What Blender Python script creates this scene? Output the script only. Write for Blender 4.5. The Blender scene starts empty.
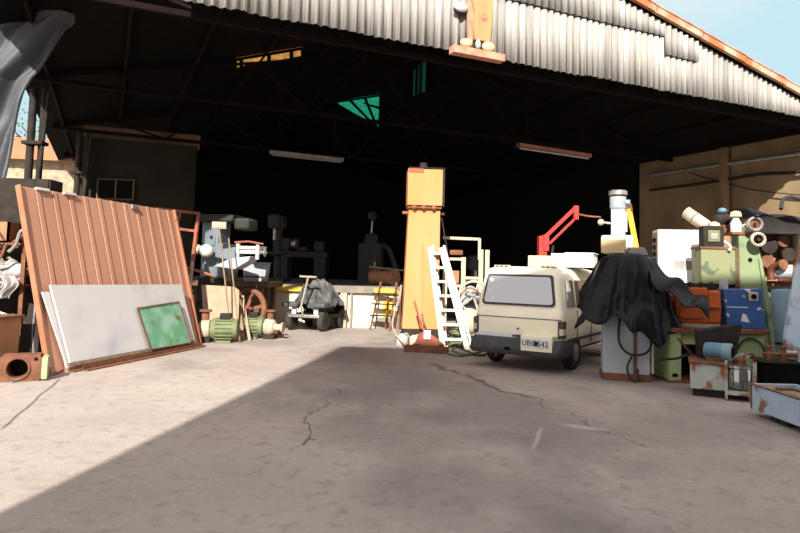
import bpy, bmesh, math, random
from mathutils import Vector as V, Matrix as M, noise as mnoise
random.seed(7)
SC = bpy.context.scene
COL = SC.collection
PI = math.pi
R = math.radians

# ------------------------------------------------------------------ camera
F = 640.0
PITCH = math.atan(45.5 / F)
ROLL = R(1.5)
CAM = V((0, 0, 1.6))
r0 = V((1, 0, 0)); fw = V((0, math.cos(PITCH), math.sin(PITCH))); u0 = V((0, -math.sin(PITCH), math.cos(PITCH)))
cr = r0 * math.cos(ROLL) + u0 * math.sin(ROLL)
cu = u0 * math.cos(ROLL) - r0 * math.sin(ROLL)
cd = bpy.data.cameras.new('camera')
cd.sensor_width = 36.0
cd.lens = 36.0 * F / 800.0
cd.shift_y = -42.0 / 800.0
cd.clip_end = 300
cam = bpy.data.objects.new('camera', cd)
COL.objects.link(cam)
m3 = M((cr, cu, -fw)).transposed()
cam.matrix_world = M.Translation(CAM) @ m3.to_4x4()
SC.camera = cam

# ------------------------------------------------------------------ sky, sun, exposure
SC.view_settings.view_transform = 'Standard'
SC.view_settings.look = 'None'
SC.view_settings.gamma = 1.0
SC.view_settings.use_curve_mapping = False
SC.view_settings.exposure = 0.55
W = bpy.data.worlds.new('world'); SC.world = W
W.use_nodes = True
wn = W.node_tree.nodes; wl = W.node_tree.links
wn.clear()
wo = wn.new('ShaderNodeOutputWorld'); wb = wn.new('ShaderNodeBackground')
tc = wn.new('ShaderNodeTexCoord'); mp = wn.new('ShaderNodeMapping'); mp.inputs['Scale'].default_value = (1, 1, 2.2)
nz = wn.new('ShaderNodeTexNoise'); nz.inputs['Scale'].default_value = 2.6; nz.inputs['Detail'].default_value = 6
rp = wn.new('ShaderNodeValToRGB')
rp.color_ramp.elements[0].position = 0.42; rp.color_ramp.elements[0].color = (0.62, 0.88, 0.98, 1)
rp.color_ramp.elements[1].position = 0.62; rp.color_ramp.elements[1].color = (0.98, 1.0, 1.0, 1)
wl.new(tc.outputs['Generated'], mp.inputs['Vector']); wl.new(mp.outputs['Vector'], nz.inputs['Vector'])
wl.new(nz.outputs['Fac'], rp.inputs['Fac'])

sepw = wn.new('ShaderNodeSeparateXYZ'); wl.new(tc.outputs['Generated'], sepw.inputs[0])      # hazy sky: far brighter on the sun's side
mr = wn.new('ShaderNodeMapRange'); mr.inputs['From Min'].default_value = 0.55; mr.inputs['From Max'].default_value = -0.35
mr.inputs['To Min'].default_value = 0.64; mr.inputs['To Max'].default_value = 1.12
hz = wn.new('ShaderNodeMapRange'); hz.inputs['From Min'].default_value = 0.55; hz.inputs['From Max'].default_value = 0.0
hm = wn.new('ShaderNodeMix'); hm.data_type = 'RGBA'; hm.inputs[7].default_value = (0.98, 0.905, 0.90, 1)
wl.new(sepw.outputs[1], hz.inputs['Value']); wl.new(hz.outputs['Result'], hm.inputs['Factor']); wl.new(rp.outputs['Color'], hm.inputs[6]); wl.new(hm.outputs[2], wb.inputs['Color'])
wl.new(sepw.outputs[1], mr.inputs['Value']); wl.new(mr.outputs['Result'], wb.inputs['Strength'])
wl.new(wb.outputs['Background'], wo.inputs['Surface'])

SUN_EL = R(33.5); SUN_AZ = R(8.4)
sdir = V((math.sin(SUN_AZ) * math.cos(SUN_EL), math.cos(SUN_AZ) * math.cos(SUN_EL), -math.sin(SUN_EL)))
sl = bpy.data.lights.new('sun', 'SUN'); sl.energy = 7.3; sl.angle = R(0.6); sl.color = (1.0, 0.94, 0.84)
so = bpy.data.objects.new('sun', sl); COL.objects.link(so)
so.rotation_euler = sdir.to_track_quat('-Z', 'Y').to_euler(); so.location = (-5, -30, 30)

# ------------------------------------------------------------------ measuring helpers
def ray(x, y): return fw * F + cr * (x - 400) + cu * (224.5 - y)
def at(x, y, Y):
    d = ray(x, y); return CAM + d * (Y / d.y)
def ath(x, y, Z):
    d = ray(x, y); return CAM + d * ((Z - 1.6) / d.z)
def gp(x, y): return ath(x, y, 0.0)

# ------------------------------------------------------------------ materials
_m = {}
def mat(name, col, col2=None, scale=4.0, lo=0.35, hi=0.65, rough=0.65, metal=0.0, rust=0.0, rustcol=(0.16, 0.06, 0.025),
        chip=0.0, chipcol=(0.6, 0.6, 0.55), bump=0.0, stretch=(1, 1, 1), detail=5.0, spec=0.3, coat=0.0):
    if name in _m: return _m[name]
    m = bpy.data.materials.new(name); m.use_nodes = True
    nt = m.node_tree; n = nt.nodes; l = nt.links
    b = n['Principled BSDF']
    b.inputs['Roughness'].default_value = rough; b.inputs['Metallic'].default_value = metal
    b.inputs['Specular IOR Level'].default_value = spec
    if coat: b.inputs['Coat Weight'].default_value = coat
    t = n.new('ShaderNodeTexCoord'); mp = n.new('ShaderNodeMapping'); mp.inputs['Scale'].default_value = stretch
    l.new(t.outputs['Object'], mp.inputs['Vector'])
    def noise(sc, det=detail, off=0.0):
        q = n.new('ShaderNodeTexNoise'); q.inputs['Scale'].default_value = sc; q.inputs['Detail'].default_value = det
        if off:
            mm = n.new('ShaderNodeMapping'); mm.inputs['Location'].default_value = (off, off * 2, off * 3)
            l.new(mp.outputs['Vector'], mm.inputs['Vector']); l.new(mm.outputs['Vector'], q.inputs['Vector'])
        else: l.new(mp.outputs['Vector'], q.inputs['Vector'])
        return q.outputs['Fac']
    def mask(src, a, bb):
        r = n.new('ShaderNodeMapRange'); r.inputs['From Min'].default_value = a; r.inputs['From Max'].default_value = bb
        l.new(src, r.inputs['Value']); return r.outputs['Result']
    def mix(fac, a, c):
        x = n.new('ShaderNodeMix'); x.data_type = 'RGBA'
        l.new(fac, x.inputs['Factor'])
        if isinstance(a, tuple): x.inputs[6].default_value = (*a, 1)
        else: l.new(a, x.inputs[6])
        if isinstance(c, tuple): x.inputs[7].default_value = (*c, 1)
        else: l.new(c, x.inputs[7])
        return x.outputs[2]
    if col2 is None: col2 = tuple(c * 0.78 for c in col)
    cur = mix(mask(noise(scale), lo, hi), tuple(col), tuple(col2))
    if chip: cur = mix(mask(noise(scale * 1.7, 3, 3.3), 0.68 - 0.2 * chip, 0.70 - 0.2 * chip), cur, tuple(chipcol))
    if rust: cur = mix(mask(noise(scale * 1.3, 7, 7.7), 0.70 - 0.25 * rust, 0.76 - 0.2 * rust), cur, tuple(rustcol))
    l.new(cur, b.inputs['Base Color'])
    if bump:
        bp = n.new('ShaderNodeBump'); bp.inputs['Strength'].default_value = bump; bp.inputs['Distance'].default_value = 0.02
        l.new(noise(scale * 4), bp.inputs['Height']); l.new(bp.outputs['Normal'], b.inputs['Normal'])
    _m[name] = m
    return m

def glass_pane(name, col, rough=0.05):
    if name in _m: return _m[name]
    m = bpy.data.materials.new(name); m.use_nodes = True
    b = m.node_tree.nodes['Principled BSDF']
    b.inputs['Base Color'].default_value = (*col, 1); b.inputs['Roughness'].default_value = rough
    b.inputs['Metallic'].default_value = 0.0; b.inputs['Specular IOR Level'].default_value = 1.0
    b.inputs['Coat Weight'].default_value = 1.0; b.inputs['Coat Roughness'].default_value = 0.02; b.inputs['IOR'].default_value = 1.9
    _m[name] = m; return m

def lit_pane(name, col, s):
    m = bpy.data.materials.new(name); m.use_nodes = True
    nt = m.node_tree; n = nt.nodes; l = nt.links; b = n['Principled BSDF']
    t = n.new('ShaderNodeTexCoord'); q = n.new('ShaderNodeTexNoise'); q.inputs['Scale'].default_value = 3.0
    mp = n.new('ShaderNodeMapping'); mp.inputs['Scale'].default_value = (6, 1, 1)
    l.new(t.outputs['Object'], mp.inputs['Vector']); l.new(mp.outputs['Vector'], q.inputs['Vector'])
    r = n.new('ShaderNodeValToRGB'); r.color_ramp.elements[0].color = (*[c * 0.45 for c in col], 1); r.color_ramp.elements[1].color = (*col, 1)
    r.color_ramp.elements[0].position = 0.35; r.color_ramp.elements[1].position = 0.65
    l.new(q.outputs['Fac'], r.inputs['Fac']); l.new(r.outputs['Color'], b.inputs['Emission Color'])
    b.inputs['Base Color'].default_value = (*[c * 0.3 for c in col], 1)
    b.inputs['Emission Strength'].default_value = s; _m[name] = m; return m

def P(name): return _m[name]

mat('asbestos', (0.36, 0.345, 0.325), (0.20, 0.19, 0.175), scale=1.5, rough=0.9, stretch=(2.6, 2.6, 0.22), rust=0.16, rustcol=(0.42, 0.34, 0.20), bump=0.15)
mat('flashing', (0.40, 0.13, 0.05), (0.46, 0.31, 0.22), scale=1.4, lo=0.45, hi=0.6, rough=0.8)
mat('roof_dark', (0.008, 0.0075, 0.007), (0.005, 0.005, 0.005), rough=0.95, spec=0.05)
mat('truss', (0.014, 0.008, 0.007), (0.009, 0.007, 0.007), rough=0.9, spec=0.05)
mat('wall_dim', (0.33, 0.21, 0.12), (0.20, 0.13, 0.08), scale=0.7, rough=0.9, rust=0.2, rustcol=(0.10, 0.07, 0.05), spec=0.05)
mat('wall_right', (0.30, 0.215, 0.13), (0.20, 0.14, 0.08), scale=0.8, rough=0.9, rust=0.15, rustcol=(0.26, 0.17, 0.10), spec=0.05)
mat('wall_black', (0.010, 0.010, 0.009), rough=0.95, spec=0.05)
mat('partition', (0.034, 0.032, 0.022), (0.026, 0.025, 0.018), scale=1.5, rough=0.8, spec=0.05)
mat('cream_wall', (0.40, 0.32, 0.21), (0.22, 0.18, 0.13), rough=0.85)
mat('brick', (0.34, 0.15, 0.07), (0.27, 0.17, 0.11), scale=3, rough=0.9)
mat('panel_tan', (0.45, 0.235, 0.155), (0.39, 0.195, 0.125), scale=1.2, rough=0.7, chip=0.0, rust=0.08, stretch=(1, 1, 0.4))
mat('panel_edge', (0.36, 0.15, 0.085), (0.27, 0.11, 0.06), scale=3, rough=0.75, rust=0.2)
mat('white_board', (0.52, 0.51, 0.505), (0.36, 0.37, 0.41), scale=1.6, lo=0.5, hi=0.8, rough=0.6, rust=0.1, rustcol=(0.62, 0.50, 0.30))
mat('green_plate', (0.12, 0.31, 0.18), (0.26, 0.44, 0.34), scale=2.6, lo=0.4, hi=0.62, rough=0.6, chip=0.25, chipcol=(0.20, 0.48, 0.22), rust=0.42, rustcol=(0.16, 0.11, 0.06))
mat('rust', (0.20, 0.085, 0.045), (0.12, 0.05, 0.03), scale=7, rough=0.85, bump=0.3)
mat('rust_red', (0.32, 0.10, 0.06), (0.20, 0.07, 0.045), scale=6, rough=0.8)
mat('dark_iron', (0.022, 0.021, 0.021), (0.04, 0.03, 0.024), scale=6, rough=0.7, bump=0.2, spec=0.05)
mat('black_rubber', (0.018, 0.018, 0.019), (0.03, 0.028, 0.026), scale=8, rough=0.75)
mat('tyre', (0.03, 0.028, 0.026), (0.055, 0.046, 0.038), scale=6, rough=0.85)
mat('black_tarp', (0.004, 0.005, 0.008), (0.008, 0.009, 0.013), scale=3, rough=0.36, bump=0.6, spec=0.16)
mat('grey_tarp', (0.052, 0.057, 0.068), (0.075, 0.078, 0.088), scale=1.4, rough=0.6, bump=0.25)
mat('cart_tarp', (0.12, 0.115, 0.115), (0.03, 0.03, 0.034), scale=4, rough=0.65, bump=0.3)
mat('orange_steel', (0.57, 0.245, 0.11), (0.54, 0.215, 0.075), scale=1.5, rough=0.6, rust=0.03, stretch=(2, 2, 0.4), spec=0.15)
mat('alu', (0.62, 0.57, 0.49), (0.48, 0.43, 0.36), scale=6, rough=0.5, metal=0.0)
mat('white_paint', (0.60, 0.58, 0.54), (0.48, 0.46, 0.42), scale=2, rough=0.5)
mat('white_unit', (0.84, 0.85, 0.84), (0.78, 0.79, 0.79), scale=1.5, rough=0.45)
mat('cream_paint', (0.46, 0.41, 0.31), (0.37, 0.325, 0.24), scale=2.5, rough=0.6, rust=0.1)
mat('van_cream', (0.88, 0.83, 0.63), (0.82, 0.77, 0.58), scale=1.6, rough=0.38, coat=0.3, rust=0.04, rustcol=(0.55, 0.5, 0.42))
mat('van_black', (0.035, 0.037, 0.045), (0.055, 0.055, 0.06), scale=5, rough=0.6, rust=0.12, rustcol=(0.20, 0.12, 0.07))
mat('van_patch', (0.62, 0.63, 0.68), (0.68, 0.67, 0.66), scale=5, rough=0.5)
mat('seam', (0.10, 0.09, 0.07), rough=0.8)
mat('chrome', (0.55, 0.55, 0.56), rough=0.25, metal=1.0)
mat('steel', (0.40, 0.39, 0.38), (0.28, 0.26, 0.25), scale=6, rough=0.45, metal=0.7)
mat('motor_grey', (0.30, 0.33, 0.37), (0.24, 0.26, 0.29), rough=0.5)
mat('red_paint', (0.42, 0.035, 0.03), (0.30, 0.03, 0.025), rough=0.55)
mat('yellow_paint', (0.70, 0.45, 0.05), (0.52, 0.33, 0.05), scale=5, rough=0.7, rust=0.3, rustcol=(0.16, 0.13, 0.10))
mat('dock_cream', (0.74, 0.66, 0.48), (0.64, 0.56, 0.40), scale=1.6, rough=0.85)
mat('dock_post', (0.42, 0.36, 0.28), (0.30, 0.26, 0.20), scale=4, rough=0.85)
mat('dock_grey', (0.17, 0.15, 0.14), (0.24, 0.20, 0.16), scale=4, rough=0.85)
mat('dock_end', (0.16, 0.06, 0.035), (0.09, 0.04, 0.03), scale=4, rough=0.85)
mat('wood', (0.26, 0.185, 0.12), (0.18, 0.13, 0.085), scale=3, rough=0.8, stretch=(4, 4, 0.6))
mat('wood_pale', (0.36, 0.25, 0.17), (0.27, 0.19, 0.13), scale=3, rough=0.8, stretch=(4, 4, 0.6))
mat('wood_dark', (0.14, 0.085, 0.045), (0.09, 0.06, 0.035), scale=3, rough=0.85, stretch=(0.5, 4, 4))
mat('cardboard', (0.62, 0.47, 0.27), (0.55, 0.41, 0.23), rough=0.85)
mat('pump_green', (0.15, 0.18, 0.085), (0.11, 0.13, 0.065), scale=5, rough=0.65, rust=0.2, rustcol=(0.20, 0.15, 0.09))
mat('pale_green', (0.27, 0.36, 0.16), (0.33, 0.40, 0.21), scale=3, rough=0.6, rust=0.12, rustcol=(0.14, 0.12, 0.06))
mat('moss_green', (0.19, 0.205, 0.105), (0.075, 0.11, 0.065), scale=3.4, lo=0.54, hi=0.58, rough=0.65, rust=0.15, rustcol=(0.24, 0.18, 0.08))
mat('wedge_green', (0.19, 0.235, 0.13), (0.085, 0.14, 0.095), scale=2.6, lo=0.56, hi=0.62, rough=0.65, rust=0.12, rustcol=(0.22, 0.20, 0.10))
mat('engine_orange', (0.50, 0.11, 0.025), (0.40, 0.08, 0.02), scale=5, rough=0.6, rust=0.2, rustcol=(0.05, 0.03, 0.02))
mat('blue_paint', (0.034, 0.08, 0.25), (0.045, 0.095, 0.28), scale=4, rough=0.5, chip=0.18, chipcol=(0.55, 0.55, 0.55))
mat('sky_blue', (0.16, 0.26, 0.33), (0.21, 0.31, 0.37), scale=2, rough=0.55, rust=0.12)
mat('pale_blue', (0.42, 0.55, 0.66), (0.50, 0.60, 0.68), scale=2.2, rough=0.55, rust=0.72, rustcol=(0.24, 0.14, 0.10))
mat('trough_blue', (0.30, 0.40, 0.50), (0.36, 0.45, 0.53), scale=2.4, rough=0.55, rust=0.40, rustcol=(0.20, 0.10, 0.06))
mat('tank_paint', (0.42, 0.49, 0.50), (0.36, 0.38, 0.32), scale=4, rough=0.6, chip=0.2, chipcol=(0.55, 0.48, 0.32), rust=0.85, rustcol=(0.26, 0.11, 0.04))
mat('motor_blue', (0.06, 0.15, 0.22), (0.11, 0.20, 0.27), scale=5, rough=0.5, rust=0.1)
mat('copper', (0.22, 0.085, 0.045), (0.14, 0.06, 0.035), rough=0.45, metal=0.5)
mat('cab_grey', (0.38, 0.41, 0.45), (0.32, 0.34, 0.38), scale=2, rough=0.5, rust=0.08)
mat('machine_blue', (0.10, 0.135, 0.16), (0.14, 0.17, 0.19), scale=3, rough=0.5)
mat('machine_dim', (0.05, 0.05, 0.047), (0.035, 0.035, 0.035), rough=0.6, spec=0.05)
mat('pit_black', (0.006, 0.006, 0.006), rough=0.9, spec=0.05)
mat('cloth_white', (0.42, 0.405, 0.39), (0.26, 0.25, 0.245), scale=4, rough=0.9)
mat('lagging', (0.50, 0.41, 0.33), (0.34, 0.25, 0.18), scale=5, rough=0.9)
mat('brown_box', (0.34, 0.17, 0.08), (0.26, 0.13, 0.07), scale=3, rough=0.75)
mat('hose_green', (0.12, 0.15, 0.08), rough=0.7)
mat('hose_pale', (0.30, 0.26, 0.21), rough=0.7)
mat('red_cable', (0.36, 0.07, 0.08), rough=0.6)
mat('blue_cable', (0.10, 0.16, 0.24), rough=0.6)
mat('leaf', (0.10, 0.15, 0.05), (0.17, 0.20, 0.09), rough=0.7)
mat('bark', (0.09, 0.07, 0.05), rough=0.9)
mat('sign_orange', (0.55, 0.25, 0.11), (0.50, 0.20, 0.09), scale=3, rough=0.7, stretch=(3, 3, 0.5))
mat('sign_red', (0.46, 0.16, 0.10), (0.52, 0.26, 0.18), scale=5, rough=0.75)
mat('sign_cream', (0.55, 0.44, 0.25), (0.5, 0.4, 0.22), rough=0.7)
mat('plate_white', (0.72, 0.72, 0.70), rough=0.5)
mat('ink', (0.02, 0.022, 0.03), rough=0.6)
mat('lamp_clear', (0.6, 0.55, 0.5), rough=0.3)
mat('rear_wall', (0.34, 0.32, 0.30), (0.28, 0.26, 0.25), rough=0.9)
mat('terracotta_drum', (0.24, 0.11, 0.06), rough=0.8)
glass_pane('van_glass', (0.16, 0.17, 0.19))
glass_pane('dark_glass', (0.03, 0.028, 0.028))
mat('dim_glass', (0.006, 0.006, 0.006), rough=0.35, spec=0.1)
glass_pane('tank_glass', (0.05, 0.06, 0.055), 0.12)
lit_pane('amber_pane', (0.80, 0.40, 0.10), 0.55)
lit_pane('green_pane', (0.02, 0.48, 0.28), 0.50)
lit_pane('green_pane_dim', (0.01, 0.30, 0.17), 0.10)

# ------------------------------------------------------------------ mesh builder
class MB:
    def __init__(s): s.bm = bmesh.new()
    def poly(s, pts): return s.bm.faces.new([s.bm.verts.new(p) for p in pts])
    def bx(s, x0, x1, y0, y1, z0, z1, mt=None):
        c = [V((x, y, z)) for x in (x0, x1) for y in (y0, y1) for z in (z0, z1)]
        if mt is not None: c = [mt @ p for p in c]
        v = [s.bm.verts.new(p) for p in c]
        for f in ((0, 1, 3, 2), (4, 6, 7, 5), (0, 4, 5, 1), (2, 3, 7, 6), (0, 2, 6, 4), (1, 5, 7, 3)):
            s.bm.faces.new([v[i] for i in f])
        return s
    def bar(s, p0, p1, w, h, up=V((0, 0, 1))):
        p0 = V(p0); p1 = V(p1); d = (p1 - p0); L = d.length; d.normalize()
        x = d.cross(up)
        if x.length < 1e-4: x = d.cross(V((1, 0, 0)))
        x.normalize(); z = x.cross(d)
        mt = M.Translation(p0) @ M((x, d, z)).transposed().to_4x4()
        return s.bx(-w / 2, w / 2, 0, L, -h / 2, h / 2, mt)
    def cyl(s, p0, p1, ra, rb=None, n=16, cap=True):
        return s.lathe([(ra, 0), (rb if rb is not None else ra, (V(p1) - V(p0)).length)], p0, V(p1) - V(p0), n, cap)
    def lathe(s, prof, o=(0, 0, 0), axis=(0, 0, 1), n=20, cap=True):
        o = V(o); a = V(axis).normalized()
        x = a.cross(V((0, 0, 1)))
        if x.length < 1e-4: x = V((1, 0, 0))
        x.normalize(); y = a.cross(x)
        rings = []
        for r, h in prof:
            rings.append([s.bm.verts.new(o + a * h + (x * math.cos(2 * PI * k / n) + y * math.sin(2 * PI * k / n)) * max(r, 1e-4)) for k in range(n)])
        for A, B in zip(rings, rings[1:]):
            for k in range(n):
                s.bm.faces.new((A[k], A[(k + 1) % n], B[(k + 1) % n], B[k]))
        if cap:
            s.bm.faces.new(rings[0][::-1]); s.bm.faces.new(rings[-1])
        return s
    def tube(s, pts, r, n=7, smooth=0):
        pts = [V(p) for p in pts]
        if smooth:
            q = []
            for i in range(len(pts) - 1):
                a = pts[max(i - 1, 0)]; b = pts[i]; c = pts[i + 1]; d = pts[min(i + 2, len(pts) - 1)]
                for k in range(smooth):
                    t = k / smooth
                    q.append(0.5 * ((2 * b) + (c - a) * t + (2 * a - 5 * b + 4 * c - d) * t * t + (3 * b - a - 3 * c + d) * t ** 3))
            q.append(pts[-1]); pts = q
        prev = None; rings = []
        for i, p in enumerate(pts):
            d = (pts[min(i + 1, len(pts) - 1)] - pts[max(i - 1, 0)]).normalized()
            if prev is None:
                x = d.cross(V((0, 0, 1)))
                if x.length < 1e-3: x = d.cross(V((1, 0, 0)))
            else: x = prev - d * prev.dot(d)
            x.normalize(); prev = x; y = d.cross(x)
            rings.append([s.bm.verts.new(p + (x * math.cos(2 * PI * k / n) + y * math.sin(2 * PI * k / n)) * r) for k in range(n)])
        for A, B in zip(rings, rings[1:]):
            for k in range(n): s.bm.faces.new((A[k], A[(k + 1) % n], B[(k + 1) % n], B[k]))
        s.bm.faces.new(rings[0][::-1]); s.bm.faces.new(rings[-1])
        return s
    def torus(s, c, Rr, r, axis=(0, 1, 0), n=28, k=8, squash=1.0):
        c = V(c); a = V(axis).normalized(); x = a.cross(V((0, 0, 1)))
        if x.length < 1e-4: x = V((1, 0, 0))
        x.normalize(); y = a.cross(x); rings = []
        for i in range(n):
            t = 2 * PI * i / n; d = x * math.cos(t) + y * math.sin(t)
            rings.append([s.bm.verts.new(c + d * (Rr + r * math.cos(2 * PI * j / k)) + a * r * squash * math.sin(2 * PI * j / k)) for j in range(k)])
        for i in range(n):
            A = rings[i]; B = rings[(i + 1) % n]
            for j in range(k): s.bm.faces.new((A[j], A[(j + 1) % k], B[(j + 1) % k], B[j]))
        return s
    def prism(s, poly, y0, y1, mt=None):     # poly in (x, z), pushed along y
        def T(p): return mt @ p if mt is not None else p
        A = [s.bm.verts.new(T(V((x, y0, z)))) for x, z in poly]
        B = [s.bm.verts.new(T(V((x, y1, z)))) for x, z in poly]
        n = len(poly)
        s.bm.faces.new(A); s.bm.faces.new(B[::-1])
        for i in range(n): s.bm.faces.new((A[i], B[i], B[(i + 1) % n], A[(i + 1) % n]))
        return s
    def ball(s, c, r, sc=(1, 1, 1), u=14, v=9):
        prof = []
        c = V(c); rings = []
        for j in range(1, v):
            t = PI * j / v
            rings.append([s.bm.verts.new(c + V((r * sc[0] * math.sin(t) * math.cos(2 * PI * k / u), r * sc[1] * math.sin(t) * math.sin(2 * PI * k / u), r * sc[2] * math.cos(t)))) for k in range(u)])
        top = s.bm.verts.new(c + V((0, 0, r * sc[2]))); bot = s.bm.verts.new(c - V((0, 0, r * sc[2])))
        for A, B in zip(rings, rings[1:]):
            for k in range(u): s.bm.faces.new((A[k], B[k], B[(k + 1) % u], A[(k + 1) % u]))
        for k in range(u):
            s.bm.faces.new((top, rings[0][k], rings[0][(k + 1) % u])); s.bm.faces.new((bot, rings[-1][(k + 1) % u], rings[-1][k]))
        return s
    def grid(s, f, nu, nv, wrap=False):
        g = [[s.bm.verts.new(f(i / nu, j / nv)) for j in range(nv + 1)] for i in range(nu if wrap else nu + 1)]
        for i in range(nu):
            A = g[i]; B = g[(i + 1) % len(g)]
            for j in range(nv): s.bm.faces.new((A[j], B[j], B[j + 1], A[j + 1]))
        return s
    def loft(s, rings, cap=True):
        rr = [[s.bm.verts.new(p) for p in r] for r in rings]
        n = len(rr[0])
        for A, B in zip(rr, rr[1:]):
            for k in range(n): s.bm.faces.new((A[k], A[(k + 1) % n], B[(k + 1) % n], B[k]))
        if cap: s.bm.faces.new(rr[0][::-1]); s.bm.faces.new(rr[-1])
        return s

def obj(name, mb, material, parent=None, bevel=0.0, smooth=True, solid=0.0, label=None, loc=None):
    bm = mb.bm
    bmesh.ops.recalc_face_normals(bm, faces=bm.faces)
    me = bpy.data.meshes.new(name)
    if smooth:
        for f in bm.faces: f.smooth = True
        for e in bm.edges:
            if len(e.link_faces) == 2 and e.calc_face_angle(0) > R(38): e.smooth = False
    bm.to_mesh(me); bm.free()
    o = bpy.data.objects.new(name, me); COL.objects.link(o)
    me.materials.append(P(material) if isinstance(material, str) else material)
    if parent: o.parent = parent
    if loc is not None: o.location = loc
    if solid:
        q = o.modifiers.new('solid', 'SOLIDIFY'); q.thickness = solid; q.offset = 0
    if bevel:
        q = o.modifiers.new('bevel', 'BEVEL'); q.width = bevel; q.segments = 2; q.limit_method = 'ANGLE'; q.angle_limit = R(50)
    if label: o['label'] = label
    return o

def thing(name, label, cat, loc=(0, 0, 0), rotz=0.0, group=None):
    o = bpy.data.objects.new(name, None); COL.objects.link(o); o.empty_display_size = 0.1
    o.location = loc; o.rotation_euler = (0, 0, rotz); o['label'] = label; o['category'] = cat
    if group: o['group'] = group
    return o
def tag(o, label, cat, group=None):
    o['label'] = label; o['category'] = cat
    if group: o['group'] = group
    return o
def struct(name, mb, material, **k):
    o = obj(name, mb, material, **k); o['kind'] = 'structure'; return o
def g0(x, y): p = gp(x, y); return V((p.x, p.y, 0))

# ================================================================== THE SETTING
BO = V((-6.08, 9.10, 0)); BU = V((0.9093, 0.4162, 0)); BV = V((-0.4162, 0.9093, 0))
BW = 20.2; BH = 5.92; BS = 0.235; BD = 24.0
def B(s, y, z): return BO + BU * s + BV * y + V((0, 0, z))
def roof_z(s): return BH + BS * (s if s < BW / 2 else BW - s)
BM = M((BU, BV, V((0, 0, 1)))).transposed().to_4x4(); BM.translation = BO

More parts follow.
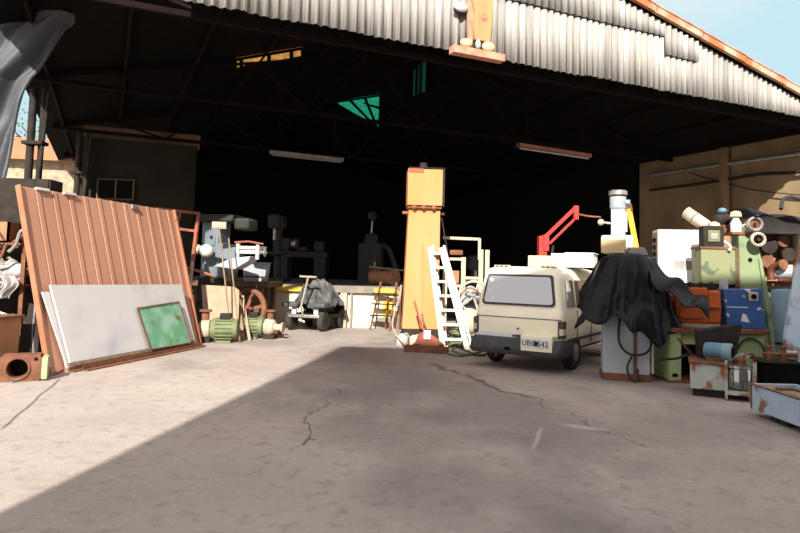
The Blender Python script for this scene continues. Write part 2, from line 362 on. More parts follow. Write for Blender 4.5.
# ---- yard floor
def floor_material():
    m = bpy.data.materials.new('yard_concrete'); m.use_nodes = True
    nt = m.node_tree; n = nt.nodes; l = nt.links; b = n['Principled BSDF']; b.inputs['Roughness'].default_value = 0.9
    b.inputs['Specular IOR Level'].default_value = 0.25
    t = n.new('ShaderNodeTexCoord')
    def noise(sc, det=6, stretch=None, off=(0, 0, 0), rough=0.55):
        q = n.new('ShaderNodeTexNoise'); q.inputs['Scale'].default_value = sc; q.inputs['Detail'].default_value = det; q.inputs['Roughness'].default_value = rough
        mp = n.new('ShaderNodeMapping'); mp.inputs['Location'].default_value = off
        if stretch: mp.inputs['Scale'].default_value = stretch
        l.new(t.outputs['Object'], mp.inputs['Vector']); l.new(mp.outputs['Vector'], q.inputs['Vector'])
        return q.outputs['Fac']
    def rng(src, a, c, lo=0.0, hi=1.0):
        r = n.new('ShaderNodeMapRange'); r.inputs['From Min'].default_value = a; r.inputs['From Max'].default_value = c
        r.inputs['To Min'].default_value = lo; r.inputs['To Max'].default_value = hi
        l.new(src, r.inputs['Value']); return r.outputs['Result']
    def math2(op, a, c):
        x = n.new('ShaderNodeMath'); x.operation = op
        for i, q in enumerate((a, c)):
            if isinstance(q, (int, float)): x.inputs[i].default_value = q
            else: l.new(q, x.inputs[i])
        return x.outputs[0]
    def mix(fac, a, c):
        x = n.new('ShaderNodeMix'); x.data_type = 'RGBA'; l.new(fac, x.inputs['Factor'])
        for i, q in ((6, a), (7, c)):
            if isinstance(q, tuple): x.inputs[i].default_value = (*q, 1)
            else: l.new(q, x.inputs[i])
        return x.outputs[2]
    c = mix(rng(noise(0.55), 0.35, 0.65), (0.345, 0.297, 0.265), (0.285, 0.238, 0.21))
    c = mix(rng(noise(7.0, 8), 0.52, 0.72), c, (0.23, 0.19, 0.165))
    c = mix(rng(noise(26.0, 3), 0.60, 0.72), c, (0.42, 0.37, 0.33))
    # long dark oily stains running across the yard
    st = rng(noise(0.42, 6, (1.0, 0.55, 1), (4.2, 1.1, 0), 0.65), 0.50, 0.68)
    c = mix(math2('MULTIPLY', st, 0.7), c, (0.13, 0.11, 0.105))
    sep = n.new('ShaderNodeSeparateXYZ'); l.new(t.outputs['Object'], sep.inputs[0])
    X, Y = sep.outputs[0], sep.outputs[1]
    def blob(cx, cy, rx, ry, ang=0):
        ca, sa = math.cos(ang), math.sin(ang)
        dx = math2('SUBTRACT', X, cx); dy = math2('SUBTRACT', Y, cy)
        a = math2('DIVIDE', math2('ADD', math2('MULTIPLY', dx, ca), math2('MULTIPLY', dy, sa)), rx)
        bb = math2('DIVIDE', math2('SUBTRACT', math2('MULTIPLY', dy, ca), math2('MULTIPLY', dx, sa)), ry)
        d = math2('ADD', math2('MULTIPLY', a, a), math2('MULTIPLY', bb, bb))
        d = math2('ADD', d, rng(noise(1.2, 6, None, (9, 3, 0)), 0.3, 0.7, -0.6, 0.6))
        return rng(d, 0.3, 1.3, 1.0, 0.0)
    for (cx, cy, rx, ry, an, k) in ((-0.2, 10.8, 1.3, 3.4, 0.0, 0.62), (1.0, 8.0, 0.9, 2.9, 0.35, 0.6), (0.1, 6.6, 1.0, 0.9, 0.0, 0.35), (3.2, 7.0, 1.6, 0.8, 0.3, 0.3), (-2.7, 13.6, 0.9, 0.7, 0, 0.4), (-3.6, 12.3, 0.6, 0.35, 0, 0.3), (3.0, 10.3, 2.0, 0.5, -0.5, 0.35)):
        c = mix(math2('MULTIPLY', blob(cx, cy, rx, ry, an), k), c, (0.15, 0.125, 0.115))
    # joints and cracks: wavy lines between two ground points
    wob = rng(noise(1.6, 5), 0.3, 0.7, -0.16, 0.16)
    def crack(p, q, w, k, wv=1.0, col=(0.07, 0.06, 0.05)):
        nonlocal c
        p = gp(*p); q = gp(*q); d = (q - p); L = d.length; d.normalize()
        dx = math2('SUBTRACT', X, p.x); dy = math2('SUBTRACT', Y, p.y)
        al = math2('ADD', math2('MULTIPLY', dx, d.x), math2('MULTIPLY', dy, d.y))
        ac = math2('SUBTRACT', math2('MULTIPLY', dx, -d.y), math2('MULTIPLY', dy, -d.x))
        ac = math2('ABSOLUTE', math2('ADD', ac, math2('MULTIPLY', wob, wv)), 0)
        f = rng(ac, w * 0.4, w, 1.0, 0.0)
        f = math2('MULTIPLY', f, rng(al, -0.1, 0.1)); f = math2('MULTIPLY', f, rng(math2('SUBTRACT', L, al), -0.1, 0.1))
        c = mix(math2('MULTIPLY', f, k), c, col)
    crack((60, 379), (2, 429), 0.022, 0.8, 0.1)
    crack((302, 448), (306, 415), 0.02, 0.8); crack((306, 415), (336, 388), 0.016, 0.7)
    crack((428, 364), (530, 398), 0.085, 0.75); crack((530, 398), (650, 449), 0.022, 0.6)
    crack((533, 449), (541, 428), 0.03, 0.5, 0.1, (0.42, 0.39, 0.35))
    crack((563, 425), (604, 428), 0.10, 0.5, 1.0, (0.45, 0.41, 0.38))
    l.new(c, b.inputs['Base Color'])
    bp = n.new('ShaderNodeBump'); bp.inputs['Strength'].default_value = 0.35; bp.inputs['Distance'].default_value = 0.02
    l.new(noise(9, 8), bp.inputs['Height']); l.new(bp.outputs['Normal'], b.inputs['Normal'])
    return m
mb = MB(); mb.bx(-45, 45, -12, 60, -0.3, 0)
struct('floor', mb, floor_material(), smooth=False)

# ---- corrugated gable cladding over the opening
def corrugated(mb, s0, s1, zb, zt, out, jit=0.0, pitch=0.178, amp=0.026):
    n = max(1, round((s1 - s0) / pitch)); n8 = n * 8
    rnd = [random.uniform(-jit, jit) for _ in range(n // 5 + 2)]
    cols = []
    for i in range(n8 + 1):
        s = s0 + (s1 - s0) * i / n8
        y = -out - amp * math.cos(2 * PI * i / 8)
        b0 = zb + rnd[i // 40] + (random.uniform(-jit, jit) * 0.6 if jit else 0)
        t0 = zt(s) if callable(zt) else zt
        cols.append([mb.bm.verts.new(B(s, y, b0)), mb.bm.verts.new(B(s, y, t0))])
    for A, C in zip(cols, cols[1:]): mb.bm.faces.new((A[0], C[0], C[1], A[1]))
mb = MB()
top = lambda s: roof_z(s) - 0.03
s = 2.6  # sheets stop short of the corner, an unseen gap added to let sun in
while s < BW - 0.05:                       # sheet after sheet, each with its own small offset
    e = min(s + 1.068, BW)
    o = random.uniform(0.0, 0.016)
    if s < 12.5:
        corrugated(mb, s, e + 0.03, BH, 7.27, 0.03 + o, 0.022); corrugated(mb, s, e + 0.03, 7.20, top, 0.075 + o, 0.006)
    elif s < 13.6:
        corrugated(mb, s, e + 0.03, BH, 6.83, 0.03 + o, 0.022); corrugated(mb, s, e + 0.03, 6.76, top, 0.075 + o, 0.006)
    else: corrugated(mb, s, e + 0.03, BH, top, 0.04 + o, 0.022)
    s = e
struct('wall_front', mb, 'asbestos', solid=0.007)

# rusty verge flashing along the right rake
mb = MB()
s = 9.9
while s < BW + 0.2:
    e = min(s + 1.5, BW + 0.25)
    a = B(s, -0.16, roof_z(s) + 0.10); c = B(e + 0.06, -0.16, BH + BS * (BW - e) + 0.10)
    mb.bar(a, c, 0.10, 0.17); mb.bar(a + V((0, 0, 0.09)) + BV * 0.1, c + V((0, 0, 0.09)) + BV * 0.1, 0.34, 0.03)
    s = e
struct('trim_1', mb, 'flashing', bevel=0.01)

# ---- roof slabs, walls
mb = MB()
for (a, c) in ((-0.3, BW / 2), (BW / 2, BW + 0.3)):
    za, zc = (roof_z(0) - BS * 0.3, roof_z(BW / 2)) if a < 0 else (roof_z(BW / 2), roof_z(BW) - BS * 0.3)
    mb.prism([(a, za + 0.02), (c, zc + 0.02), (c, zc + 0.10), (a, za + 0.10)], -0.12, BD, BM)
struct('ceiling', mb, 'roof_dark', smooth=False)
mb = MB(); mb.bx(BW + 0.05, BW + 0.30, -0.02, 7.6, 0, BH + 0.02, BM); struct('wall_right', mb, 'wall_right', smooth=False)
mb = MB(); mb.bx(BW - 0.10, BW + 0.30, 7.6, BD, 0, BH + 0.02, BM); struct('wall_inner', mb, 'wall_black', smooth=False)  # same wall's deep end; black colour stands in for interior shade
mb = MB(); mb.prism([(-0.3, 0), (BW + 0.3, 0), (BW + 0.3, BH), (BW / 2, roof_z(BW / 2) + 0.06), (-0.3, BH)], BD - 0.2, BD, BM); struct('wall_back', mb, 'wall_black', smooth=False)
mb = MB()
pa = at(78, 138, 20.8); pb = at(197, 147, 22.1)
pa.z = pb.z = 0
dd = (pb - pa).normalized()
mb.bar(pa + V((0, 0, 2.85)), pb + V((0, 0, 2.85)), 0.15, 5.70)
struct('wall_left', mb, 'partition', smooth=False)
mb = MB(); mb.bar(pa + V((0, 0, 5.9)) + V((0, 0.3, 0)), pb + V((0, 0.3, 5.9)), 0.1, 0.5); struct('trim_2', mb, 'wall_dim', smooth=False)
# small dark window in the partition
q0 = at(98, 189, 21.0 - 0.12); q1 = at(134, 190, 21.42 - 0.12)
mb = MB(); mb.bar(q0 - dd * 0.0, q1, 0.05, 0.62)
w = struct('window_1', mb, 'dim_glass', smooth=False)
mb = MB()
for k in (0, 0.5, 1): p = q0.lerp(q1, k); mb.bar(p - V((0, 0.03, 0.34)), p + V((0, -0.03, 0.34)), 0.05, 0.05, V((1, 0, 0)))
for k in (-0.33, 0.33): mb.bar(q0 + V((0, -0.03, k)), q1 + V((0, -0.03, k)), 0.05, 0.05)
obj('window_frame', mb, 'wood_dark', w, smooth=False)

# building behind the yard whose shadow falls over the right half of the concrete
mb = MB(); mb.bx(-3.57, 22, -9.0, -3.1, 0, 11.0); struct('wall_behind', mb, 'rear_wall', smooth=False)

# ---- roof frames
for y in (0.35, 6.0, 12.0, 18.0):
    t = thing('roof_truss', 'steel roof truss', 'truss'); t['kind'] = 'structure'
    t.matrix_world = BM @ M.Translation((0, y, 0))
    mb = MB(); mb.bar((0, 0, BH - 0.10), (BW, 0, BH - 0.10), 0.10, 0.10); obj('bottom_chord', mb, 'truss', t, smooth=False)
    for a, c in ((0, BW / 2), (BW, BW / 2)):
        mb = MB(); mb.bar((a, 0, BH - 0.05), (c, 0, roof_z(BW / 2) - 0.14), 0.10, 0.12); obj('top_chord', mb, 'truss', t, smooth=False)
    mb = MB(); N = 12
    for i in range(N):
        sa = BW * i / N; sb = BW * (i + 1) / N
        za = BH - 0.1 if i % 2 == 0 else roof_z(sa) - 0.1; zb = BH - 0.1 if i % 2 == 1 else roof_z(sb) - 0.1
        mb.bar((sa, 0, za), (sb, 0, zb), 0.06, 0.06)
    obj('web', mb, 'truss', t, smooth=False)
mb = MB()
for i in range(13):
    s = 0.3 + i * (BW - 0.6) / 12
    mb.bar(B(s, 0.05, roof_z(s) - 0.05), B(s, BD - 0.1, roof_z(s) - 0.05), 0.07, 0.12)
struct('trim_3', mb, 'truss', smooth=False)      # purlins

# ---- roof lights
def roof_hit(px, py, off=0.10):
    d = ray(px, py)
    for sgn, s0 in ((1, 0.0), (-1, BW)):
        nrm = V((0, 0, 1)) - BU * (BS * sgn)
        o = B(s0, 0, BH - off)
        k = (o - CAM).dot(nrm) / d.dot(nrm); p = CAM + d * k
        s = (p - BO).dot(BU)
        if (s < BW / 2) == (sgn == 1): return p
    return None
def pane(name, q, material, bars):
    pts = [roof_hit(*p) for p in q]
    mb = MB(); up = V((0, 0, 0.03))
    lo = [mb.bm.verts.new(p) for p in pts]; hi = [mb.bm.verts.new(p + up) for p in pts]
    mb.bm.faces.new(lo); mb.bm.faces.new(hi[::-1])
    for i in range(4): mb.bm.faces.new((lo[i], hi[i], hi[(i + 1) % 4], lo[(i + 1) % 4]))
    o = struct(name, mb, material, smooth=False)
    mb = MB()
    for k in bars:
        a = pts[0].lerp(pts[1], k); c = pts[3].lerp(pts[2], k); mb.bar(a - up, c - up, 0.10, 0.06)
    for a, c in ((0, 1), (3, 2), (0, 3), (1, 2)): mb.bar(pts[a] - up * 0.5, pts[c] - up * 0.5, 0.06, 0.06)
    obj('window_frame', mb, 'truss', o, smooth=False)
pane('window_2', [(236, 59), (302, 48), (302, 56), (236, 68)], 'amber_pane', (0.08, 0.5, 0.84))
pane('window_3', [(335, 102), (380, 95), (379, 127), (372, 123)], 'green_pane', (0.35, 0.68))
pane('window_4', [(413, 69), (427, 57), (426, 92), (412, 97)], 'green_pane_dim', (0.3, 0.6))

# ---- lamps hanging under the roof
def batten(p, q, material, label, h):
    t = thing('strip_light', label, 'light', p)
    mb = MB(); mb.bar((0, 0, 0), q - p, 0.16, 0.10); obj('housing', mb, material, t, bevel=0.01)
    mb = MB(); d = (q - p).normalized(); mb.cyl(d * 0.06 - V((0, 0, 0.07)), (q - p) - d * 0.06 - V((0, 0, 0.07)), 0.028, n=8); obj('tube', mb, 'steel', t)
    for k in (0.12, 0.88):
        a = (q - p) * k; mb = MB(); mb.cyl(a, V((a.x, a.y, roof_z((p + a - BO).dot(BU)) - p.z + 0.03)), 0.012, n=6); obj('hanger', mb, 'truss', t)
batten(at(518, 145, 16), at(590, 156, 17.0), 'copper', 'long rusty strip light hanging unlit above the van', 1.6)
batten(at(270, 152, 18), at(343, 160, 18.8), 'steel', 'long pale strip light hanging unlit above the loading dock', 1.6)

# ---- pipe and cables on the right wall
def wall_pt(px, py, off=0.12):
    o = B(BW + 0.05 - off, 0, 0); d = ray(px, py); k = (o - CAM).dot(BU) / d.dot(BU); return CAM + d * k
mb = MB(); mb.tube([wall_pt(835, 148), wall_pt(800, 153.5), wall_pt(720, 165), wall_pt(650, 175.3)], 0.075, 10)
tag(obj('drain_pipe', mb, 'steel'), 'long grey pipe running along the inside of the right wall', 'pipe')
mb = MB(); mb.tube([wall_pt(835, 165), wall_pt(800, 172), wall_pt(760, 174), wall_pt(730, 179), wall_pt(690, 185), wall_pt(650, 190)], 0.05, 8, 4)
tag(obj('cable_bundle', mb, 'dark_iron'), 'thick dark cable bundle sagging along the right wall below the pipe', 'cable')
mb = MB(); mb.tube([wall_pt(690, 173), wall_pt(722, 182), wall_pt(755, 190), wall_pt(800, 195), wall_pt(830, 195)], 0.018, 6, 4)
tag(obj('thin_cable', mb, 'dark_iron'), 'thin dark cable crossing the sunlit patch of the right wall', 'cable')
mb = MB(); a = wall_pt(724, 150, 0.16); mb.bar(V((a.x, a.y, 0)), a + V((0, 0, 0.75)), 0.25, 0.2); struct('trim_4', mb, 'wall_dim', smooth=False)

# ---- loading dock at the back of the yard
DK = thing('loading_dock', 'raised cream concrete loading dock with worn yellow edge behind the cart', 'loading dock', (0.02, 17.55, 0), R(-1)); DK['kind'] = 'structure'
mb = MB(); mb.bx(-8.5, 0, 0.06, 10, 0, 1.08); obj('dock_body', mb, 'dock_cream', DK, smooth=False)
mb = MB(); mb.bx(-8.5, 0.02, 0.0, 10, 1.081, 1.13); obj('deck', mb, 'dock_grey', DK, smooth=False)
mb = MB(); mb.bx(-8.5, -2.05, -0.05, 0.055, 0.94, 1.08); mb.bx(-0.68, -0.02, -0.05, 0.055, 0.94, 1.08); obj('edge_beam', mb, 'yellow_paint', DK, bevel=0.01)
mb = MB(); mb.bx(-2.05, -0.68, -0.05, 0.055, 0.94, 1.08); obj('edge_beam', mb, 'dock_grey', DK, bevel=0.01, label='bare grey edge beam')
for x in (-5.2, -3.9, -1.50, ):
    mb = MB(); mb.bx(x - 0.09, x + 0.09, -0.08, 0.055, 0, 0.94); obj('post', mb, 'dock_post', DK, bevel=0.01)
mb = MB(); mb.bx(-1.32, -1.26, -0.03, 0.055, 0, 0.94); mb.bx(-1.7, -1.66, -0.03, 0.055, 0, 0.94); obj('joint_strip', mb, 'dock_grey', DK)
mb = MB(); mb.bx(0.0, 0.06, -0.05, 5, 0, 1.08); obj('end_wall', mb, 'dock_end', DK)
mb = MB(); mb.bx(-0.42, -0.14, 0.03, 0.058, 0.30, 0.82); obj('panel_patch', mb, 'yellow_paint', DK)
mb = MB(); mb.bx(-0.62, 0.0, 0.02, 0.058, 0.0, 0.30); obj('panel_patch', mb, 'dock_grey', DK, label='dark patch low on the dock front')

# ---- dark steel posts holding the left eave
def post_bundle(p, label):
    t = thing('steel_post', label, 'post', p); t['kind'] = 'structure'
    mb = MB(); mb.cyl((0, 0, 0), (0, 0, 5.78 - p.z), 0.09, n=12); obj('pipe', mb, 'dark_iron', t)
    mb = MB(); mb.cyl((0.2, 0.05, 0), (0.24, 0.05, 5.78 - p.z), 0.07, n=12); obj('pipe', mb, 'dark_iron', t)
    mb = MB(); mb.cyl((0.10, -0.12, 0), (0.40, -0.05, 5.7 - p.z), 0.045, n=10); obj('pipe', mb, 'dark_iron', t)
    mb = MB(); mb.bx(-0.14, 0.36, -0.16, 0.16, 2.6, 2.68); mb.bx(-0.14, 0.36, -0.16, 0.16, 4.4, 4.48); obj('clamp', mb, 'dark_iron', t)
p = at(30, 150, 15.4); p.z = 0; post_bundle(p, 'cluster of dark steel posts carrying the left eave nearest the yard')
p = at(79, 150, 20.4); p.z = 0; post_bundle(p, 'cluster of dark steel posts at the corner of the olive partition')

# ---- outside, seen below the left eave
t = thing('outbuilding', 'small sunlit outbuilding with a rusty roof beyond the left eave', 'shed', (-17.5, 27, 0), R(8))
mb = MB(); mb.bx(-3, 5.6, 0, 4, 0, 5.9); obj('wall', mb, 'cream_wall', t, smooth=False)
mb = MB(); mb.prism([(-3.4, 5.85), (6.0, 5.85), (6.0, 6.75), (-3.4, 6.75)], -0.5, 4.5); obj('roof', mb, 'brick', t, smooth=False)
for x in (0.2, 2.5): mb = MB(); mb.bx(x, x + 1.1, -0.06, 0.05, 3.0, 4.4); f = obj('window', mb, 'dark_glass', t, smooth=False)
mb = MB(); mb.bx(4.0, 5.0, -0.06, 0.05, 0, 2.2); obj('door', mb, 'wood_dark', t, smooth=False)
t = thing('tree', 'thin-leaved tree rising behind the outbuilding roof', 'tree', (-21, 40, 0))
mb = MB()
rr = random.Random(3)
tips = []
for k in range(26):
    a = V((0, 0, 3 + rr.random() * 3)); an = rr.random() * 2 * PI; L = 3.5 + rr.random() * 3.5
    c = a + V((math.cos(an) * L * 0.8, math.sin(an) * L * 0.8, L * (0.5 + rr.random()))); mb.tube([a, a.lerp(c, 0.5) + V((0, 0, 0.4)), c], 0.05, 5); tips += [a.lerp(c, q) for q in (0.5, 0.7, 0.85, 1)]
mb.cyl((0, 0, 0), (0, 0, 6), 0.28, 0.16); obj('trunk', mb, 'bark', t)
mb = MB()
for p in tips:
    for k in range(42):
        q = p + V((rr.gauss(0, 0.75), rr.gauss(0, 0.75), rr.gauss(0, 0.75))); d = V((rr.gauss(0, 1), rr.gauss(0, 1), rr.gauss(0, 1))).normalized() * 0.09; e = d.orthogonal().normalized() * 0.05
        mb.poly([q - d, q + e, q + d, q - e])
obj('foliage', mb, 'leaf', t, smooth=False)

# ================================================================== LEFT: TARPAULIN, PANELS, JUNK
# tarpaulin pulled aside at the left corner of the opening
Lp = [(72, 13), (68, 18), (60, 25), (49, 48), (38, 66), (31, 78), (27, 95), (22, 115), (15, 135), (10, 165), (6, 190)]
Rp = [(-50, 13), (-50, 18), (-60, 25), (-60, 48), (-60, 66), (-60, 78), (-60, 95), (-60, 120), (-55, 150), (-45, 180), (-30, 215)]
def tarp_pt(u, w):
    k = w * (len(Lp) - 1); i = min(int(k), len(Lp) - 2); f = k - i
    a = V(Lp[i]).lerp(V(Lp[i + 1]), f) if False else V((Lp[i][0] + (Lp[i + 1][0] - Lp[i][0]) * f, Lp[i][1] + (Lp[i + 1][1] - Lp[i][1]) * f, 0))
    c = V((Rp[i][0] + (Rp[i + 1][0] - Rp[i][0]) * f, Rp[i][1] + (Rp[i + 1][1] - Rp[i][1]) * f, 0))
    q = c.lerp(a, u)
    p = at(q.x, q.y, 11.3)
    amp = 0.10 + 0.10 * w
    p.y += amp * math.sin(u * 13 + w * 5.5) * (0.5 + 0.5 * u) + 0.05 * math.sin(u * 31 + w * 17) + 0.25 * mnoise.noise(V((u * 3, w * 3, 2)))
    return p
mb = MB(); mb.grid(tarp_pt, 60, 60)
t = obj('tarpaulin', mb, 'grey_tarp', solid=0.012)
tag(t, 'dark grey tarpaulin hanging at the upper left corner of the opening', 'tarpaulin')
mb = MB(); mb.tube([tarp_pt(1.0, k / 30) for k in range(31)], 0.035, 7); obj('hem', mb, 'grey_tarp', t)

# leaning panels: a frame of their own (s along the foot, d out to the front, t up the slope)
PA = g0(62, 371); PE = (g0(195, 345) - PA).normalized(); PN = V((PE.y, -PE.x, 0)); LEAN = R(15.5)
PW = V((0, 0, 1)) * math.cos(LEAN) - PN * math.sin(LEAN); PO = PE.cross(PW)
PM = M((PE, -PO, PW)).transposed().to_4x4(); PM.translation = PA      # local x along, y back, z up the slope
def ptop(name, label, cat, s, d, z=0.0, group=None):
    t = thing(name, label, cat, group=group); t.matrix_world = PM @ M.Translation((s, -d, z)); return t
t = ptop('sheet_panel', 'tall tan ribbed metal panel leaning against the junk on the left', 'metal panel', 0, 0)
# ribbed face: raised seams between wide flats
x0, x1, Hh = -0.22, 3.68, 2.80
prof = [(x0, 0.0)]
x = x0 + 0.06
while x < x1 - 0.30:
    prof += [(x + 0.205, 0.0), (x + 0.208, 0.026), (x + 0.222, 0.026), (x + 0.226, -0.010), (x + 0.306, -0.010), (x + 0.310, 0.026), (x + 0.326, 0.026), (x + 0.33, 0.0)]
    x += 0.34
prof.append((x1, 0.0))
mb = MB(); cols = [[mb.bm.verts.new((a, c, z)) for z in (0.0, Hh)] for a, c in prof]
for A, C in zip(cols, cols[1:]): mb.bm.faces.new((A[0], C[0], C[1], A[1]))
obj('ribbed_sheet', mb, 'panel_tan', t, solid=0.003, smooth=False)
mb = MB(); mb.bx(x0 - 0.03, x0 + 0.0, -0.03, 0.06, 0, Hh + 0.02); obj('edge_rail', mb, 'panel_edge', t, bevel=0.006)
mb = MB(); mb.bx(x1, x1 + 0.05, -0.05, 0.06, 0, Hh + 0.02); obj('edge_rail', mb, 'panel_edge', t, bevel=0.006)
mb = MB(); mb.bx(x0, x1, 0.03, 0.06, Hh - 0.05, Hh); mb.bx(x0, x1, 0.03, 0.06, 0, 0.06); mb.bx(x0, x1, 0.03, 0.06, 1.3, 1.36); obj('cross_rail', mb, 'panel_edge', t)
for x in (0.05, 0.62): mb = MB(); mb.bx(x, x + 0.26, -0.045, 0.0, Hh - 0.03, Hh + 0.012); obj('corner_tab', mb, 'white_paint', t, bevel=0.004)
mb = MB(); mb.bx(2.30, 2.46, -0.05, -0.01, Hh - 0.10, Hh - 0.02); obj('latch_plate', mb, 'steel', t, bevel=0.004)
for i, (d, a, c, h, lab) in enumerate(((-0.16, 0.12, 3.80, 2.72, 'first'), (-0.30, 0.40, 3.92, 2.58, 'second'))):
    f = ptop('panel_frame', ['rusty panel frame stacked directly behind the tan ribbed panel', 'rearmost rusty panel frame in the leaning stack behind the tan panel'][i], 'frame', 0, d, 0, 'rusty frames behind the panel')  # skinned panel frames leaning in a stack
    mb = MB(); mb.bx(a, a + 0.06, -0.03, 0.05, 0, h); obj('upright', mb, 'panel_edge', f, bevel=0.005)
    mb = MB(); mb.bx(c - 0.06, c, -0.03, 0.05, 0, h); obj('upright', mb, 'panel_edge', f, bevel=0.005)
    mb = MB(); mb.bx(a, c, -0.02, 0.04, 0, 0.06); obj('rail', mb, 'panel_edge', f); mb = MB(); mb.bx(a, c, -0.02, 0.04, h - 0.06, h); obj('rail', mb, 'panel_edge', f)
    mb = MB(); mb.bx(a + 0.05, c - 0.05, 0.0, 0.012, 0.05, h - 0.05); obj('skin', mb, 'panel_edge', f)
b = ptop('white_panel', 'large dirty white board leaning on the tan ribbed panel', 'board', 0, 0.105, 0.07)
mb = MB(); mb.prism([(0.04, 0), (3.36, 0), (3.26, 1.14), (-0.10, 1.19)], -0.03, 0.0); obj('board', mb, 'white_board', b, smooth=False)
mb = MB(); mb.bx(0.0, 3.38, -0.035, -0.005, -0.035, 0.02); obj('edge_trim', mb, 'wood', b, label='brown edge strip along the foot')
b = ptop('white_panel', 'narrow white board mostly hidden behind the large white board', 'board', 0, 0.062, 0.02)
mb = MB(); mb.prism([(0.02, 0), (1.2, 0), (1.0, 1.15), (-0.22, 1.15)], -0.02, 0.0); obj('board', mb, 'white_board', b, smooth=False)
mb = MB(); mb.bx(0.02, 1.2, -0.022, 0.0, -0.02, 0.0); obj('edge_trim', mb, 'wood', b)
b = ptop('green_sheet', 'square green painted rusty sheet propped on the large white board', 'metal sheet', 0, 0.175, 0.06)
mb = MB(); mb.prism([(1.86, 0.0), (3.12, -0.01), (2.97, 0.80), (1.70, 0.74)], -0.012, 0.0); obj('sheet', mb, 'green_plate', b, smooth=False)
mb = MB()
for a, c in (((1.86, 0.0), (3.12, -0.01)), ((3.12, -0.01), (2.97, 0.80)), ((2.97, 0.80), (1.70, 0.74)), ((1.70, 0.74), (1.86, 0))): mb.bar((a[0], -0.014, a[1]), (c[0], -0.014, c[1]), 0.022, 0.022, V((0, 1, 0)))
obj('border', mb, 'rust', b)
for i, (d, z, a, c) in enumerate(((0.20, 0.035, -0.05, 3.5), (0.31, 0.035, 0.10, 3.35))):
    o = thing('angle_rail', ['rusty steel rail at the foot of the white board', 'outer rusty steel rail lying on the concrete before the white board'][i], 'steel rail', PA + PN * d)
    mb = MB(); p, q = PE * a, PE * c
    mb.bar(p + V((0, 0, 0.012)), q + V((0, 0, 0.012)), 0.09, 0.02); obj('flange', mb, 'rust', o)
    mb = MB(); mb.bar(p + V((0, 0, 0.035)) - PN * 0.04, q + V((0, 0, 0.035)) - PN * 0.04, 0.012, 0.07); obj('web', mb, 'rust', o)

# ---- junk heap at the far left
rk = thing('iron_rack', 'rusty iron rack loaded with scrap at the left edge', 'rack', (-6.35, 9.75, 0), R(6))
for x in (-0.62, 0.62):
    for y in (0, 0.6):
        mb = MB(); mb.bx(x - 0.03, x + 0.03, y - 0.03, y + 0.03, 0, 2.25); obj('post', mb, 'rust', rk)
for z in (0.62, 1.22, 1.86):
    mb = MB(); mb.bx(-0.66, 0.66, -0.04, 0.64, z - 0.03, z); obj('shelf', mb, 'rust', rk)
RKM = M.Translation((-6.35, 9.75, 0)) @ M.Rotation(R(6), 4, 'Z')
def rkp(x, y, z): return RKM @ V((x, y, z))
t = thing('dark_backing', 'added tall black cupboard standing behind the rusty iron rack', 'backing', (-6.75, 10.50, 0), R(2))  # dark backing added to cover bright ground seen through the rack
mb = MB(); mb.bx(-0.9, 0.95, 0, 0.42, 0, 2.95); obj('body', mb, 'dark_iron', t, bevel=0.01)
for x in (-0.88, 0.04): mb = MB(); mb.bx(x, x + 0.88, -0.02, 0, 0.05, 2.94); d = obj('door', mb, 'dark_iron', t); mb = MB(); mb.bx(x + 0.4, x + 0.44, -0.04, -0.02, 1.1, 1.3); obj('handle', mb, 'rust', d)
# white sack
def sack(u, w):
    a = 2 * PI * u; t_ = w
    r = 0.34 * math.sin(PI * min(max(t_, 0.02), 0.98)) ** 0.6 * (1 + 0.16 * math.sin(3 * a + 2) + 0.12 * math.sin(5 * a + 4 * t_))
    return V((r * 1.15 * math.cos(a), r * 0.75 * math.sin(a), 0.02 + t_ * 0.46 + 0.05 * math.sin(2 * a) * t_))
mb = MB(); mb.grid(sack, 28, 14, True); t = obj('sack', mb, 'cloth_white', loc=rkp(0.24, 0.2, 1.22), smooth=False); t.scale = (0.82, 0.82, 0.82); tag(t, 'crumpled white sack on the middle shelf of the rusty rack', 'sack')
def rag(u, w): return V((-0.12 + 0.24 * u, -0.05 - 0.03 * math.sin(9 * u + 3 * w), -0.34 * w)) + V((0.07 * math.sin(5 * w), 0.03 * math.sin(17 * u), 0))
mb = MB(); mb.grid(rag, 14, 14); t = obj('rag', mb, 'cloth_white', loc=rkp(0.46, -0.08, 1.36), solid=0.01); tag(t, 'white rag hanging beside the crumpled sack on the rack', 'rag')
t = thing('wooden_box', 'open brown wooden box on the top shelf of the rusty rack', 'box', rkp(0.12, 0.22, 1.861))
mb = MB(); mb.bx(-0.25, 0.25, -0.16, 0.16, 0, 0.03); obj('bottom', mb, 'wood', t)
for a in ((-0.25, -0.22, -0.16, 0.16), (0.22, 0.25, -0.16, 0.16), (-0.25, 0.25, -0.16, -0.13), (-0.25, 0.25, 0.13, 0.16)): mb = MB(); mb.bx(*a, 0, 0.32); obj('side', mb, 'brown_box', t)
t = thing('oil_can', 'yellow can on the middle shelf at the left edge', 'can', rkp(-0.42, 0.1, 1.221))
mb = MB(); mb.lathe([(0.11, 0), (0.12, 0.01), (0.12, 0.24), (0.04, 0.30), (0.03, 0.33)], n=18); obj('body', mb, 'yellow_paint', t)
mb = MB(); mb.cyl((0, 0, 0.33), (0, 0, 0.36), 0.035, n=12); obj('cap', mb, 'dark_iron', t)
t = thing('oil_can', 'pale yellow square can on the lowest rack shelf', 'can', rkp(-0.25, -0.02, 0.621))
mb = MB(); mb.bx(-0.15, 0.15, -0.1, 0.1, 0, 0.34); obj('body', mb, 'sign_cream', t, bevel=0.015)
mb = MB(); mb.cyl((0.08, 0, 0.34), (0.08, 0, 0.38), 0.03, n=12); obj('cap', mb, 'red_paint', t)
rr = random.Random(11)
